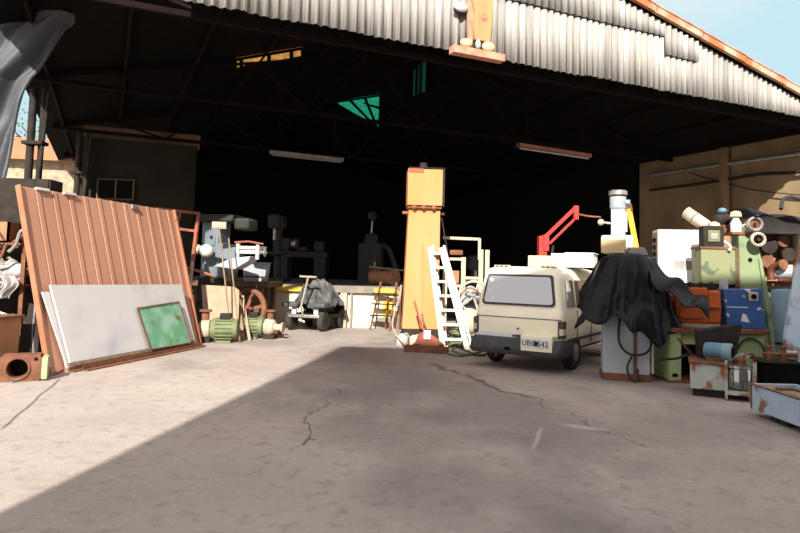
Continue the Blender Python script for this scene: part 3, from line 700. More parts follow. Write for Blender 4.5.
for i, (lab, mt) in enumerate((('rusty bent pipe lying across the lowest rack shelf', 'rust'), ('pale bent rod sticking out of the lowest rack shelf', 'steel'), ('thin rusty rod standing in the rack beside the sack', 'rust_red'), ('pale pipe stub poking toward the tan panel from the rack', 'hose_pale'), ('short rusty tube on the middle rack shelf', 'rust'))):
    z = (0.66, 0.67, 1.25, 1.0, 1.26)[i]
    pts = [rkp(-0.5 + 0.1 * i, -0.02 + 0.07 * i, z), rkp(0.0, 0.0 + 0.07 * i, z + (0.02, 0.18, 0.3, 0.15, 0.0)[i]), rkp(0.56, -0.05 + 0.06 * i, z + (0.1, 0.05, 0.75, 0.32, 0.0)[i])]
    mb = MB(); mb.tube(pts, (0.035, 0.022, 0.014, 0.03, 0.05)[i], 8, 4); tag(obj('scrap_pipe', mb, mt), lab, 'pipe', 'scrap pipes on the rack')
for i, lab in enumerate(('large loop of pale wire hanging on the rusty rack', 'smaller loop of pale wire hanging beside the wooden box')):
    c = rkp((-0.05, -0.38)[i], -0.09, (1.98, 1.72)[i]); mb = MB()
    for k in range(4): mb.torus(c + V((0.02 * k, -0.012 * k, -0.02 * k)), (0.27, 0.18)[i] * (1 + 0.06 * k), 0.007, (0.1 * k, 1, 0.08 * k), 36, 5)
    tag(obj('wire_coil', mb, 'hose_pale'), lab, 'wire', 'wire loops on the rack')
for i, (x, y, z, rd, mt, lab) in enumerate(((-0.2, 0.35, 0.622, 0.11, 'rust', 'rusty gear wheel lying on the lowest rack shelf'), (0.42, 0.3, 0.622, 0.09, 'dark_iron', 'dark gear wheel at the back of the lowest rack shelf'), (-0.46, 0.3, 1.862, 0.13, 'steel', 'grey flange on the top rack shelf'))):
    mb = MB(); c = rkp(x, y, z); N = 14
    prof = []
    for k in range(N * 4): r_ = rd * (1.0 if k % 4 < 2 else 0.86); prof.append((r_ * math.cos(2 * PI * k / N / 4), r_ * math.sin(2 * PI * k / N / 4)))
    mb.prism(prof, 0, -0.05, M.Translation(c) @ M.Rotation(R(90), 4, 'X')); mb.cyl(c, c + V((0, 0, 0.09)), rd * 0.35, n=14)
    tag(obj('flanged_wheel', mb, mt), lab, 'gear', 'gears on the rack')
rr = random.Random(21)
for i, (lab, mt, z) in enumerate((('pale crank handle hooked over the front of the lower rack shelf', 'hose_pale', 0.98), ('short rusty bracket on the front edge of the lower rack shelf', 'rust_red', 0.80), ('grey bent lever standing on the lower rack shelf', 'steel', 0.92), ('pale S-shaped pipe hanging in front of the middle rack shelf', 'hose_pale', 1.12), ('dark bent pipe drooping from the top rack shelf', 'rust', 1.70), ('thin pale rod crossing the front of the top rack shelf', 'steel', 1.90))):
    x = -0.5 + 0.19 * i; y = -0.075 - 0.012 * i
    q = [rkp(x, y, z - 0.18), rkp(x + 0.10, y, z - 0.02 + rr.uniform(-.05, .05)), rkp(x + 0.16, y, z + 0.14), rkp(x + 0.32, y, z + rr.uniform(0.05, 0.22))]
    mb = MB(); mb.tube(q, 0.018 + 0.004 * (i % 3), 7, 4); tag(obj('scrap_lever', mb, mt), lab, 'scrap', 'bent scrap on the rack front')
# brown machine box with a rail
t = thing('steel_bin', 'brown sheet-steel bin with a hand rail at the left edge', 'bin', (-5.78, 8.98, 0), R(-8))
mb = MB(); mb.prism([(-0.42, 0.12), (0.40, 0.12), (0.44, 0.80), (-0.46, 0.80)], -0.22, 0.22); obj('body', mb, 'brown_box', t, bevel=0.01)
mb = MB(); mb.bx(-0.48, 0.47, -0.25, 0.25, 0.79, 0.83); obj('rim', mb, 'rust', t)
mb = MB(); mb.tube([(-0.4, -0.24, 0.55), (-0.4, -0.30, 0.56), (0.12, -0.30, 0.54), (0.12, -0.24, 0.54)], 0.03, 8); obj('hand_rail', mb, 'hose_pale', t)
mb = MB(); mb.bx(0.10, 0.16, -0.24, -0.22, 0.14, 0.78); obj('strap', mb, 'rust', t)
for x in (-0.32, 0.3): mb = MB(); mb.bx(x - 0.05, x + 0.05, -0.2, 0.2, 0, 0.12); obj('foot', mb, 'dark_iron', t)
t = thing('steel_sheet', 'black steel sheet standing between the brown bin and the tan panel', 'metal sheet', (-5.30, 9.32, 0), R(-14))
mb = MB(); mb.prism([(-0.15, 0), (0.18, 0), (0.06, 0.95), (-0.14, 0.98)], -0.012, 0.012, M.Rotation(R(-7), 4, 'X')); obj('sheet', mb, 'dark_iron', t)
mb = MB(); mb.tube([(0.16, -0.03, 0.02), (0.0, 0.06, 0.55), (-0.02, 0.10, 1.0)], 0.014, 6); obj('edge_rod', mb, 'steel', t)
# rusty pump block with a round port
t = thing('pump_housing', 'rusty pump block with a large round port beside the white board', 'pump housing', (-5.02, 8.72, 0), R(24))
def plate_hole(mb, x0, x1, z0, z1, cx, cz, r, y0, y1, n=32):
    ang = [2 * PI * k / n for k in range(n)]
    def edge(a):
        c, s_ = math.cos(a), math.sin(a); k = min((x1 - cx) / c if c > 1e-6 else (x0 - cx) / c if c < -1e-6 else 9, (z1 - cz) / s_ if s_ > 1e-6 else (z0 - cz) / s_ if s_ < -1e-6 else 9)
        return cx + c * k, cz + s_ * k
    rings = [[mb.bm.verts.new((*[q for q in (cx + r * math.cos(a),)], y, cz + r * math.sin(a))) for a in ang] for y in (y0, y1)]
    outs = [[mb.bm.verts.new((edge(a)[0], y, edge(a)[1])) for a in ang] for y in (y0, y1)]
    for k in range(n):
        j = (k + 1) % n
        mb.bm.faces.new((rings[0][k], rings[0][j], outs[0][j], outs[0][k])); mb.bm.faces.new((rings[1][k], outs[1][k], outs[1][j], rings[1][j]))
        mb.bm.faces.new((rings[0][k], rings[1][k], rings[1][j], rings[0][j])); mb.bm.faces.new((outs[0][k], outs[0][j], outs[1][j], outs[1][k]))
mb = MB(); plate_hole(mb, -0.26, 0.24, 0.0, 0.34, -0.04, 0.17, 0.125, -0.16, 0.14); obj('block', mb, 'rust', t)
mb = MB(); mb.bx(-0.25, 0.23, 0.14, 0.16, 0.0, 0.33); obj('back_plate', mb, 'dark_iron', t)
mb = MB(); mb.torus((-0.04, -0.165, 0.17), 0.14, 0.016, (0, 1, 0)); obj('port_ring', mb, 'rust', t)
mb = MB(); mb.cyl((0.17, -0.165, 0.29), (0.17, -0.15, 0.29), 0.024, n=12); obj('plug', mb, 'pit_black', t)
mb = MB(); mb.bx(0.24, 0.31, -0.17, 0.10, 0.02, 0.31); obj('flange', mb, 'pale_green', t, bevel=0.006, label='green end flange')
mb = MB(); mb.bx(-0.36, -0.26, -0.16, -0.02, 0.25, 0.36); obj('flange', mb, 'pale_green', t, label='green corner block')
t = thing('steel_wedge', 'rusty wedge-shaped plate lying in front of the brown bin', 'metal plate', (-5.47, 8.42, 0), R(10))
mb = MB(); mb.prism([(-0.42, 0.12), (0.10, 0.20), (0.16, 0.26), (-0.05, 0.34), (-0.42, 0.30)], -0.12, 0.16); obj('plate', mb, 'rust', t)
mb = MB(); mb.bx(-0.40, 0.10, -0.10, 0.14, 0, 0.13); obj('base', mb, 'motor_blue', t, label='teal block under the plate')
for i, (mt, dy, lab) in enumerate((('red_cable', 0.0, 'red cable lying on the concrete at the foot of the white board'), ('blue_cable', -0.10, 'dark blue cable lying on the concrete in front of the pump block'), ('dark_iron', -0.17, 'black cable trailing along the concrete at the left edge'))):
    q = [gp(*p) for p in (((68, 366), (58, 374), (48, 376), (30, 381)), ((56, 373), (44, 379), (28, 380), (12, 383)), ((40, 377), (20, 379), (4, 380), (-14, 382)))[i]]
    mb = MB(); mb.tube([p + V((0, 0, 0.015)) for p in q], 0.014, 6, 5); tag(obj('cable', mb, mt), lab, 'cable', 'cables at the left junk heap')
t = thing('junk_frame', 'rust-red angle frame leaning behind the right end of the tan panel', 'frame', at(172, 235, 14.2) * 1.0)  # plain leaning frame of rust-red angle bars
t.location.z = 0; t.rotation_euler = (0, 0, R(20))
for a, c, nm in (((0.35, 0, 0), (0.55, 0.25, 2.78), 'upright'), ((-0.55, 0, 0), (-0.36, 0.25, 2.86), 'upright'), ((-0.40, 0.24, 2.84), (0.58, 0.24, 2.77), 'top_bar'), ((-0.38, 0.24, 2.45), (0.52, 0.24, 2.36), 'cross_bar'), ((0.08, 0.24, 2.40), (0.16, 0.24, 2.80), 'cross_bar')):
    mb = MB(); mb.bar(a, c, 0.075, 0.06); obj(nm, mb, 'rust_red', t, bevel=0.005)
mb = MB(); mb.tube([(0.30, 0.0, 1.55), (0.62, -0.05, 1.45), (0.95, -0.1, 1.35)], 0.03, 8); obj('side_arm', mb, 'rust_red', t)

# ================================================================== LEFT-CENTRE: MACHINES AND SCRAP BY THE BENCH
BN = thing('timber_bench', 'heavy timber bench carrying machines behind the leaning board', 'bench', (-4.35, 15.95, 0), R(-6))
mb = MB(); mb.bx(-1.6, 1.15, 0, 1.3, 1.08, 1.22); obj('bench_top', mb, 'wood_dark', BN, bevel=0.01)
for x in (-1.4, 0.9):
    for y in (0.1, 1.15): mb = MB(); mb.bx(x - 0.09, x + 0.09, y - 0.09, y + 0.09, 0, 1.08); obj('leg', mb, 'wood_dark', BN)
mb = MB(); mb.bx(-1.5, 1.05, 0.4, 0.46, 0.15, 1.08); obj('back_board', mb, 'wood_dark', BN)
BNM = M.Translation((-4.35, 15.95, 0)) @ M.Rotation(R(-6), 4, 'Z')
def bnp(x, y, z=1.222): return BNM @ V((x, y, z))
# milling machine standing on the floor beside the bench front
t = thing('milling_machine', 'light blue milling machine with white handles behind the tan panel', 'machine', (-4.22, 14.85, 0), R(-12))
mb = MB(); mb.prism([(-0.46, 0), (0.04, 0), (0.04, 0.25), (0.0, 0.35), (0.0, 1.30), (-0.40, 1.30), (-0.46, 0.3)], -0.10, 0.5); obj('base', mb, 'dark_iron', t, bevel=0.02)
mb = MB(); mb.bx(-0.42, 0.02, 0.0, 0.62, 1.30, 2.62); obj('column', mb, 'machine_blue', t, bevel=0.05)
mb = MB(); mb.bx(-0.33, -0.05, -0.015, 0.02, 2.05, 2.45); d_ = obj('door', mb, 'machine_blue', t, bevel=0.02)
mb = MB(); mb.cyl((-0.15, -0.045, 2.25), (-0.15, -0.01, 2.25), 0.035, n=12); obj('knob', mb, 'dark_iron', d_)
mb = MB(); mb.bx(-0.50, 0.42, -0.15, 0.58, 2.60, 2.78); obj('overarm', mb, 'machine_dim', t, bevel=0.05)
mb = MB(); mb.bx(0.42, 0.80, -0.10, 0.45, 2.42, 2.70); obj('motor_head', mb, 'machine_dim', t, bevel=0.07)
mb = MB(); mb.prism([(0.05, 1.78), (0.55, 1.70), (0.55, 2.05), (0.05, 2.12)], -0.2, 0.3); obj('knee', mb, 'machine_blue', t, bevel=0.02)
mb = MB(); mb.prism([(0.12, 1.58), (0.62, 1.52), (0.95, 1.72), (0.98, 1.82), (0.50, 1.76)], -0.34, 0.1); obj('chip_tray', mb, 'cab_grey', t, bevel=0.01)
mb = MB(); mb.bx(0.62, 1.14, -0.20, 0.20, 1.98, 2.05); mb.bx(0.62, 1.14, -0.20, 0.20, 1.88, 1.92); mb.bx(0.62, 1.14, -0.16, 0.16, 1.92, 1.98); obj('table', mb, 'white_paint', t, bevel=0.006)
for x in (0.62, 1.10): mb = MB(); mb.bx(x - 0.035, x + 0.035, -0.24, -0.17, 1.75, 2.12); obj('bracket', mb, 'white_paint', t, bevel=0.008)
mb = MB(); mb.tube([(0.55, -0.25, 2.13), (0.9, -0.28, 2.15), (1.25, -0.25, 2.10)], 0.022, 7); obj('feed_rod', mb, 'rust_red', t)
mb = MB(); mb.torus((1.24, -0.12, 1.92), 0.10, 0.014, (1, 0.2, 0)); mb.cyl((1.05, -0.12, 1.92), (1.28, -0.12, 1.92), 0.02, n=8); obj('hand_wheel', mb, 'steel', t)
mb = MB(); mb.ball((-0.12, -0.28, 1.92), 0.16, (1, 0.9, 0.95)); obj('motor', mb, 'white_paint', t)
mb = MB(); mb.cyl((-0.28, -0.28, 1.93), (-0.40, -0.28, 1.97), 0.10, 0.12, 14); obj('motor_cover', mb, 'cream_paint', t)
t = thing('broom', 'push broom standing upright with its bristles up beside the milling machine', 'broom', (-3.62, 13.88, 0))
mb = MB(); a = V((0.10, -0.1, 0)); c = V((-0.34, 0.12, 2.42)); mb.cyl(a, c, 0.017, n=8); obj('handle', mb, 'wood', t)
mb = MB(); mb.bar(c + V((-0.16, 0, 0)), c + V((0.16, 0.02, 0.0)), 0.07, 0.05); obj('head', mb, 'wood_pale', t, bevel=0.006)
mb = MB(); mb.bar(c + V((-0.15, 0, 0.075)), c + V((0.15, 0.02, 0.075)), 0.08, 0.11); obj('bristles', mb, 'lagging', t)
t = thing('stick', 'thin wooden pole leaning on the timber bench beside the broom', 'pole', (-3.38, 13.62, 0)); mb = MB(); mb.cyl((0.10, -0.1, 0), (-0.38, 0.45, 2.2), 0.016, n=8); obj('pole', mb, 'wood', t)
mb = MB(); mb.cyl((0.10, -0.1, 0), (0.085, -0.083, 0.07), 0.022, n=8); obj('ferrule', mb, 'rust', t)
t = thing('bucket', 'grey-brown bucket on the timber bench behind the broom handle', 'bucket', bnp(0.05, 0.30))
mb = MB(); mb.lathe([(0.17, 0), (0.22, 0.36), (0.235, 0.37), (0.22, 0.38), (0.20, 0.36), (0.16, 0.03)], n=22); obj('body', mb, 'lagging', t)
mb = MB(); mb.tube([(-0.22, 0, 0.36), (-0.15, -0.12, 0.22), (0.15, -0.12, 0.22), (0.22, 0, 0.36)], 0.008, 6, 5); obj('bail', mb, 'steel', t)
t = thing('steel_tub', 'square grey steel tub on the right end of the timber bench', 'tub', bnp(0.72, 0.35))
mb = MB(); mb.prism([(-0.26, 0), (0.26, 0), (0.31, 0.46), (-0.31, 0.46)], -0.22, 0.22); obj('body', mb, 'motor_grey', t, bevel=0.012)
mb = MB(); mb.bx(-0.33, 0.33, -0.25, 0.25, 0.45, 0.48); obj('rim', mb, 'steel', t)
mb = MB(); mb.bx(-0.27, 0.27, -0.235, -0.2, 0.1, 0.13); obj('band', mb, 'dark_iron', t)
t = thing('crankshaft_stand', 'pair of pale steel uprights beside the tan panel edge', 'stand', (-4.52, 13.6, 0))
for x in (-0.08, 0.08): mb = MB(); mb.cyl((x, 0, 0), (x + 0.03, 0.1, 1.66), 0.028, n=8); obj('upright', mb, 'steel', t)
mb = MB(); mb.bar((-0.1, 0.06, 1.05), (0.15, 0.06, 1.05), 0.04, 0.04); obj('cross_bar', mb, 'steel', t)
# boards, flywheel and pumps
t = thing('wooden_board', 'wide weathered wooden board leaning on the timber bench', 'board', (-3.93, 13.85, 0), R(4))
mb = MB(); mb.prism([(-0.18, 0), (0.52, 0), (0.42, 1.15), (0.30, 1.23), (-0.42, 1.26)], -0.02, 0.02, M.Rotation(R(-24), 4, 'X')); obj('board', mb, 'wood_pale', t, smooth=False)
mb = MB(); mb.prism([(-0.30, 0.55), (0.40, 0.52), (0.40, 0.58), (-0.30, 0.61)], 0.02, 0.05, M.Rotation(R(-24), 4, 'X')); obj('batten', mb, 'wood', t, smooth=False)
t = thing('plank', 'narrow grey plank leaning beside the wide wooden board', 'plank', (-3.36, 13.95, 0), R(0)); mb = MB(); mb.bar((0.06, -0.05, 0), (-0.36, 0.72, 1.0), 0.11, 0.035, V((0, -1, 0.4))); obj('board', mb, 'wood', t, smooth=False)
mb = MB(); mb.bar((0.19, -0.02, 0), (-0.18, 0.70, 0.92), 0.06, 0.03, V((0, -1, 0.4))); obj('strip', mb, 'wood_pale', t, smooth=False)
def spoked(mb, c, Rr, ax, n=6, rim=0.055, w=0.5):
    a = V(ax).normalized(); x = a.cross(V((0, 0, 1))).normalized(); y = a.cross(x)
    mb.torus(c, Rr - rim, rim, ax, 36, 8)
    for k in range(n): d = x * math.cos(2 * PI * k / n) + y * math.sin(2 * PI * k / n); mb.bar(V(c) + d * 0.06, V(c) + d * (Rr - rim), 0.055, 0.03, a)
t = thing('flywheel', 'rusty spoked flywheel leaning against the timber bench', 'flywheel', (-3.58, 15.12, 0), R(-10))
c = V((0, 0.1, 0.55)); ax = V((-0.22, -1, 0.18)); mb = MB(); mb.torus(c, 0.48, 0.065, ax, 40, 8); obj('rim', mb, 'rust', t)
mb = MB(); a_ = ax.normalized(); x_ = a_.cross(V((0, 0, 1))).normalized(); y_ = a_.cross(x_)
for k in range(6): d = x_ * math.cos(PI * k / 3 + .3) + y_ * math.sin(PI * k / 3 + .3); mb.bar(c + d * 0.08, c + d * 0.45, 0.08, 0.04, a_)
obj('spokes', mb, 'rust', t)
mb = MB(); mb.cyl(c - a_ * 0.08, c + a_ * 0.1, 0.11, n=18); obj('hub', mb, 'rust_red', t)
def motor_pump(label, loc, rz, sc, kind):
    t = thing('pump_motor', label, 'pump', loc, R(rz)); S = sc
    mb = MB(); mb.lathe([(0.06 * S, -0.30 * S), (0.20 * S, -0.28 * S), (0.225 * S, -0.2 * S), (0.225 * S, 0.18 * S), (0.20 * S, 0.26 * S), (0.08 * S, 0.29 * S)], (0, 0, 0.27 * S), (1, 0, 0), 24); obj('motor_body', mb, 'pump_green', t)
    mb = MB()
    for k in range(18):
        an = 2 * PI * k / 18
        mb.bx(-0.18 * S, 0.16 * S, -0.006, 0.006, 0.21 * S, 0.25 * S, M.Translation((0, 0, 0.27 * S)) @ M.Rotation(an, 4, 'X'))
    obj('cooling_fins', mb, 'pump_green', t)
    mb = MB(); mb.bx(-0.15 * S, 0.15 * S, -0.2 * S, 0.2 * S, 0, 0.05 * S); obj('foot', mb, 'pump_green', t, bevel=0.006)
    mb = MB(); mb.bx(-0.10 * S, 0.12 * S, -0.10 * S, 0.10 * S, 0.48 * S, 0.60 * S); obj('terminal_box', mb, 'dark_iron', t, bevel=0.012)
    s_ = -1 if kind == 0 else 1
    mb = MB(); mb.lathe([(0.1 * S, 0.28 * S), (0.19 * S, 0.30 * S), (0.21 * S, 0.40 * S), (0.17 * S, 0.50 * S), (0.08 * S, 0.55 * S), (0.08 * S, 0.68 * S), (0.12 * S, 0.69 * S), (0.12 * S, 0.73 * S)], (0, 0, 0.27 * S), (s_, 0, 0), 22); obj('pump_casing', mb, 'lagging', t)
    mb = MB(); mb.cyl((s_ * 0.4 * S, 0, 0.40 * S), (s_ * 0.4 * S, 0, 0.66 * S), 0.08 * S, n=14); mb.cyl((s_ * 0.4 * S, 0, 0.63 * S), (s_ * 0.4 * S, 0, 0.67 * S), 0.13 * S, n=14); obj('outlet', mb, 'rust', t)
    mb = MB(); mb.bx(min(s_ * 0.28, s_ * 0.55) * S, max(s_ * 0.28, s_ * 0.55) * S, -0.14 * S, 0.14 * S, 0, 0.10 * S); obj('bracket', mb, 'dark_iron', t)
p = g0(222, 342); motor_pump('green electric pump with black terminal box in front of the wooden board', (p.x + 0.05, p.y - 0.02, 0), 8, 1.0, 0)
p = g0(257, 338); motor_pump('pale green motor pump with a rusty outlet left of the cart', (p.x - 0.08, p.y, 0), -10, 0.95, 1)
for i, (px, py, lab) in enumerate(((240, 332, 'rusty steel lever lying under the flywheel'), (272, 334, 'rusty shaft end lying beside the pale green pump'))):
    p = g0(px, py); mb = MB(); mb.tube([p + V((-0.25, 0.25, 0.05)), p + V((0, 0, 0.04)), p + V((0.25, -0.15, 0.05))], 0.035, 8); tag(obj('scrap_shaft', mb, 'rust'), lab, 'scrap', 'scrap shafts on the ground')

# ---- small cart under a tarpaulin
CT = thing('cart', 'small four-wheeled cart with grey fenders and a tow handle', 'cart', (-2.32, 16.35, 0), R(-16))
mb = MB(); mb.bx(-0.50, 0.50, 0.0, 1.55, 0.30, 0.42); obj('chassis', mb, 'dark_iron', CT, bevel=0.02)
for i, (x, y) in enumerate(((-0.43, 0.10), (0.43, 0.10), (-0.43, 1.25), (0.43, 1.25))):
    mb = MB(); mb.lathe([(0.14, -0.075), (0.235, -0.075), (0.265, -0.05), (0.265, 0.05), (0.235, 0.075), (0.14, 0.075)], (x, y, 0.265), (1, 0, 0), 28); w = obj('wheel', mb, 'tyre', CT)
    mb = MB(); mb.cyl((x - 0.08, y, 0.265), (x + 0.08, y, 0.265), 0.10, n=16); obj('hub', mb, 'dark_iron', w)
for s_ in (-1, 1):
    mb = MB(); mb.bx(min(s_ * 0.16, s_ * 0.58), max(s_ * 0.16, s_ * 0.58), -0.22, 0.30, 0.60, 0.72); obj('fender', mb, 'grey_tarp', CT, bevel=0.035)
    mb = MB(); mb.bx(s_ * 0.30 - 0.06, s_ * 0.30 + 0.06, -0.10, -0.03, 0.42, 0.60); obj('lamp', mb, 'white_paint', CT, bevel=0.01)
mb = MB(); mb.bx(-0.42, 0.42, -0.16, -0.10, 0.34, 0.42); obj('bumper', mb, 'steel', CT, bevel=0.015)
mb = MB(); mb.tube([(-0.02, -0.15, 0.40), (-0.02, -0.28, 0.62), (0.03, -0.02, 1.36)], 0.025, 8); mb.tube([(-0.20, -0.02, 1.37), (0.26, -0.02, 1.36)], 0.03, 8); obj('tow_handle', mb, 'hose_pale', CT)
def ctarp(u, w):
    a = 2 * PI * u; r = w ** 0.8
    zt = 1.27 - 0.62 * (r ** 1.8) + 0.06 * math.sin(6 * a + 3) * r + 0.16 * mnoise.noise(V((3.5 * r * math.cos(a), 3.5 * r * math.sin(a), 5))) + 0.09 * mnoise.noise(V((9 * r * math.cos(a), 9 * r * math.sin(a), 2)))
    y = 0.80 + (0.72 + 0.05 * math.sin(5 * a)) * r * math.sin(a); x = 0.03 + (0.62 + 0.05 * math.sin(7 * a + 1)) * r * math.cos(a)
    if math.sin(a) > 0: zt -= 0.30 * r * math.sin(a)
    return V((x, y, max(zt, 0.46) + 0.02 * math.sin(19 * a) * r))
mb = MB(); mb.grid(ctarp, 72, 16, True); t = obj('cart_cover', mb, 'cart_tarp', solid=0.01, loc=CT.location, smooth=False); t.rotation_euler = CT.rotation_euler
tag(t, 'crumpled grey tarpaulin heaped over the small four-wheeled cart', 'tarpaulin')
# ---- step ladder at the dock
t = thing('step_ladder', 'small steel step ladder leaning on the loading dock', 'ladder', (-0.36, 17.05, 0), R(-12))
for x0, x1 in ((-0.36, -0.22), (0.16, 0.22)):
    mb = MB(); mb.bar((x0, -0.02, 0.0), (x1, 0.46, 1.26), 0.045, 0.03); obj('rail', mb, 'rust', t)
for z in (0.36, 0.66, 0.94): y = 0.46 * z / 1.26; mb = MB(); mb.bx(-0.40, 0.24, y - 0.12, y + 0.06, z, z + 0.03); obj('tread', mb, 'dark_iron', t)
mb = MB(); mb.bar((-0.02, 0.30, 0), (0.0, 0.40, 0.9), 0.03, 0.03); obj('strut', mb, 'rust', t)
t = thing('drum', 'rust-brown drum lying on its side on the loading dock', 'drum', (-0.45, 18.6, 1.135), R(-8))
mb = MB(); mb.lathe([(0.20, -0.42), (0.235, -0.42), (0.235, -0.40), (0.225, -0.38), (0.225, 0.0), (0.235, 0.01), (0.225, 0.02), (0.225, 0.38), (0.235, 0.42), (0.20, 0.42)], (0, 0.2, 0.236), (0.85, -0.52, 0), 28); obj('shell', mb, 'brown_box', t)
mb = MB(); q = V((0.85, -0.52, 0)).normalized(); mb.cyl(V((0, 0.2, 0.236)) - q * 0.425, V((0, 0.2, 0.236)) - q * 0.405, 0.21, n=24); obj('lid', mb, 'terracotta_drum', t)
mb = MB(); mb.cyl(V((0, 0.2, 0.236)) + q * 0.405, V((0, 0.2, 0.236)) + q * 0.425, 0.21, n=24); obj('lid', mb, 'terracotta_drum', t)
t = thing('plank', 'pale plank resting on top of the drum on the dock', 'plank', (-0.42, 18.75, 1.62)); mb = MB(); mb.bar((-0.45, -0.1, 0.05), (0.62, -0.05, -0.03), 0.2, 0.05); obj('board', mb, 'wood', t, smooth=False)
mb = MB(); mb.bar((-0.40, -0.1, 0.075), (-0.34, -0.1, 0.07), 0.2, 0.01); obj('end_cleat', mb, 'rust', t, smooth=False)

# ---- dim machines deep inside
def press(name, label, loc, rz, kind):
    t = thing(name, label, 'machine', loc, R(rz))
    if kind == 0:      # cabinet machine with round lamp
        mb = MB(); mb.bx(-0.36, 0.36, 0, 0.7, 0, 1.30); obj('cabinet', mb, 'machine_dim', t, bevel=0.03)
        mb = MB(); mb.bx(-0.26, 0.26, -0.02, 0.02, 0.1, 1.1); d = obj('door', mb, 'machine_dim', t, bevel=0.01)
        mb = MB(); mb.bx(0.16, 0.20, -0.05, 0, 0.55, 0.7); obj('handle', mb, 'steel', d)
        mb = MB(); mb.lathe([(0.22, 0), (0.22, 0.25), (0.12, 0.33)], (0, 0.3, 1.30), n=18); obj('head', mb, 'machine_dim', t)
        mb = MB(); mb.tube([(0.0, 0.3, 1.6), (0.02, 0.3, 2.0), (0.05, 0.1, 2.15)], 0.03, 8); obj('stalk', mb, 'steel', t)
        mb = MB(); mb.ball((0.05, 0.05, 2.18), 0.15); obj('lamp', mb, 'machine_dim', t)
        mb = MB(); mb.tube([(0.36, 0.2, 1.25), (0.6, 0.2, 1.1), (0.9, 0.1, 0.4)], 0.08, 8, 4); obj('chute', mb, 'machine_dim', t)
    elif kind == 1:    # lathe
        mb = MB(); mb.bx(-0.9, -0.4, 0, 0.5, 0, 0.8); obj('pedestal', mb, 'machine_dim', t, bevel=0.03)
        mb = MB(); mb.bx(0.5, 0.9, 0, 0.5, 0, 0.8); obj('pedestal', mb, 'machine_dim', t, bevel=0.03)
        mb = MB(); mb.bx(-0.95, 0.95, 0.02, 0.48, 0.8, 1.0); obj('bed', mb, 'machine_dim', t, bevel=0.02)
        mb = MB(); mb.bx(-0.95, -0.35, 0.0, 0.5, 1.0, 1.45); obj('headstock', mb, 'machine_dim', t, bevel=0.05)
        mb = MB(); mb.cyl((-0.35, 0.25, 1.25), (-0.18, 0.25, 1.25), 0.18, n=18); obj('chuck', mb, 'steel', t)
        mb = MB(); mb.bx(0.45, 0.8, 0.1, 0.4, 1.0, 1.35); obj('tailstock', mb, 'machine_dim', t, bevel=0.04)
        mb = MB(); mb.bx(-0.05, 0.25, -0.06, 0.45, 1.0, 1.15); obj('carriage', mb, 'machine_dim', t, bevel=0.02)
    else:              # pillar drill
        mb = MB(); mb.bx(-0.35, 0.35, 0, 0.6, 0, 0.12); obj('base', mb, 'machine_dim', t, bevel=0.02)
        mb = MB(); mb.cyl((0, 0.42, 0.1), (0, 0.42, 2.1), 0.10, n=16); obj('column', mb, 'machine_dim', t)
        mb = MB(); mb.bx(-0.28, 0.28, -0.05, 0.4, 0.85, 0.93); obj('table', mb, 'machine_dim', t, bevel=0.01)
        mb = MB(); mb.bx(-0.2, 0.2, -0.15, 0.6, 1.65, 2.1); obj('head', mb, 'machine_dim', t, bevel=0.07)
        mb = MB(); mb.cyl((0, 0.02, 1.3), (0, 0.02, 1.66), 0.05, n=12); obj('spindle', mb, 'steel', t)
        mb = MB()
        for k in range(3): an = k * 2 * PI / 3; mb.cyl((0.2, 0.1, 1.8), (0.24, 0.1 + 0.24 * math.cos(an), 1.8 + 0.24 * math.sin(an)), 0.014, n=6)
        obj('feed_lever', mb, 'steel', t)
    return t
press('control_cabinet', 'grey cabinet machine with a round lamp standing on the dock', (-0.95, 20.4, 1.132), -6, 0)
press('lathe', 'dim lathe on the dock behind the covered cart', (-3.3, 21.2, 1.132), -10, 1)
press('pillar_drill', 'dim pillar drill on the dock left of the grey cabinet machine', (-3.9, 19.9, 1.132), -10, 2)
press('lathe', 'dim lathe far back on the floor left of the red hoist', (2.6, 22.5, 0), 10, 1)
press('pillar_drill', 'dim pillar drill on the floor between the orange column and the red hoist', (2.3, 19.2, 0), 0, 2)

# ================================================================== CENTRE: COLUMN, LADDER, COMPRESSOR
CL = thing('steel_tower', 'tall orange steel tower with a square box head standing in the yard', 'tower', (0.50, 13.95, 0), R(3))
mb = MB()
def rect(w, d, z, cx=0.0): return [V((cx - w / 2, -d / 2, z)), V((cx + w / 2, -d / 2, z)), V((cx + w / 2, d / 2, z)), V((cx - w / 2, d / 2, z))]
mb.loft([rect(0.77, 0.52, 0.36, -0.03), rect(0.76, 0.50, 0.6, -0.02), rect(0.68, 0.46, 2.93, 0.01)]); obj('shaft', mb, 'orange_steel', CL, bevel=0.012)
mb = MB(); mb.bx(-0.02, 0.0, -0.268, -0.24, 0.38, 2.2); obj('seam', mb, 'orange_steel', CL)
mb = MB(); mb.bx(-0.37, 0.38, -0.34, 0.22, 2.99, 3.78); h = obj('head_box', mb, 'orange_steel', CL, bevel=0.012)
mb = MB(); mb.bx(0.385, 0.42, -0.36, 0.24, 2.97, 3.80); obj('side_plate', mb, 'dark_iron', h)
mb = MB(); mb.bx(-0.36, 0.42, -0.36, 0.24, 3.785, 3.81); obj('lid', mb, 'dark_iron', h)
mb = MB(); mb.cyl((-0.02, -0.05, 3.81), (-0.02, -0.05, 3.95), 0.10, 0.08, 16); obj('cap', mb, 'dark_iron', h)
mb = MB(); mb.bx(-0.36, -0.04, -0.355, -0.335, 3.70, 3.80); obj('rust_patch', mb, 'rust_red', h)
mb = MB(); mb.bx(-0.36, 0.37, -0.30, 0.18, 2.93, 2.99); obj('joint_band', mb, 'rust', CL)
for x in (-0.22, -0.02, 0.20): mb = MB(); mb.lathe([(0.035, 0), (0.045, 0.03), (0.02, 0.05)], (x, -0.30, 2.95), (0, -1, 0), 12); obj('bolt', mb, 'rust_red', CL)
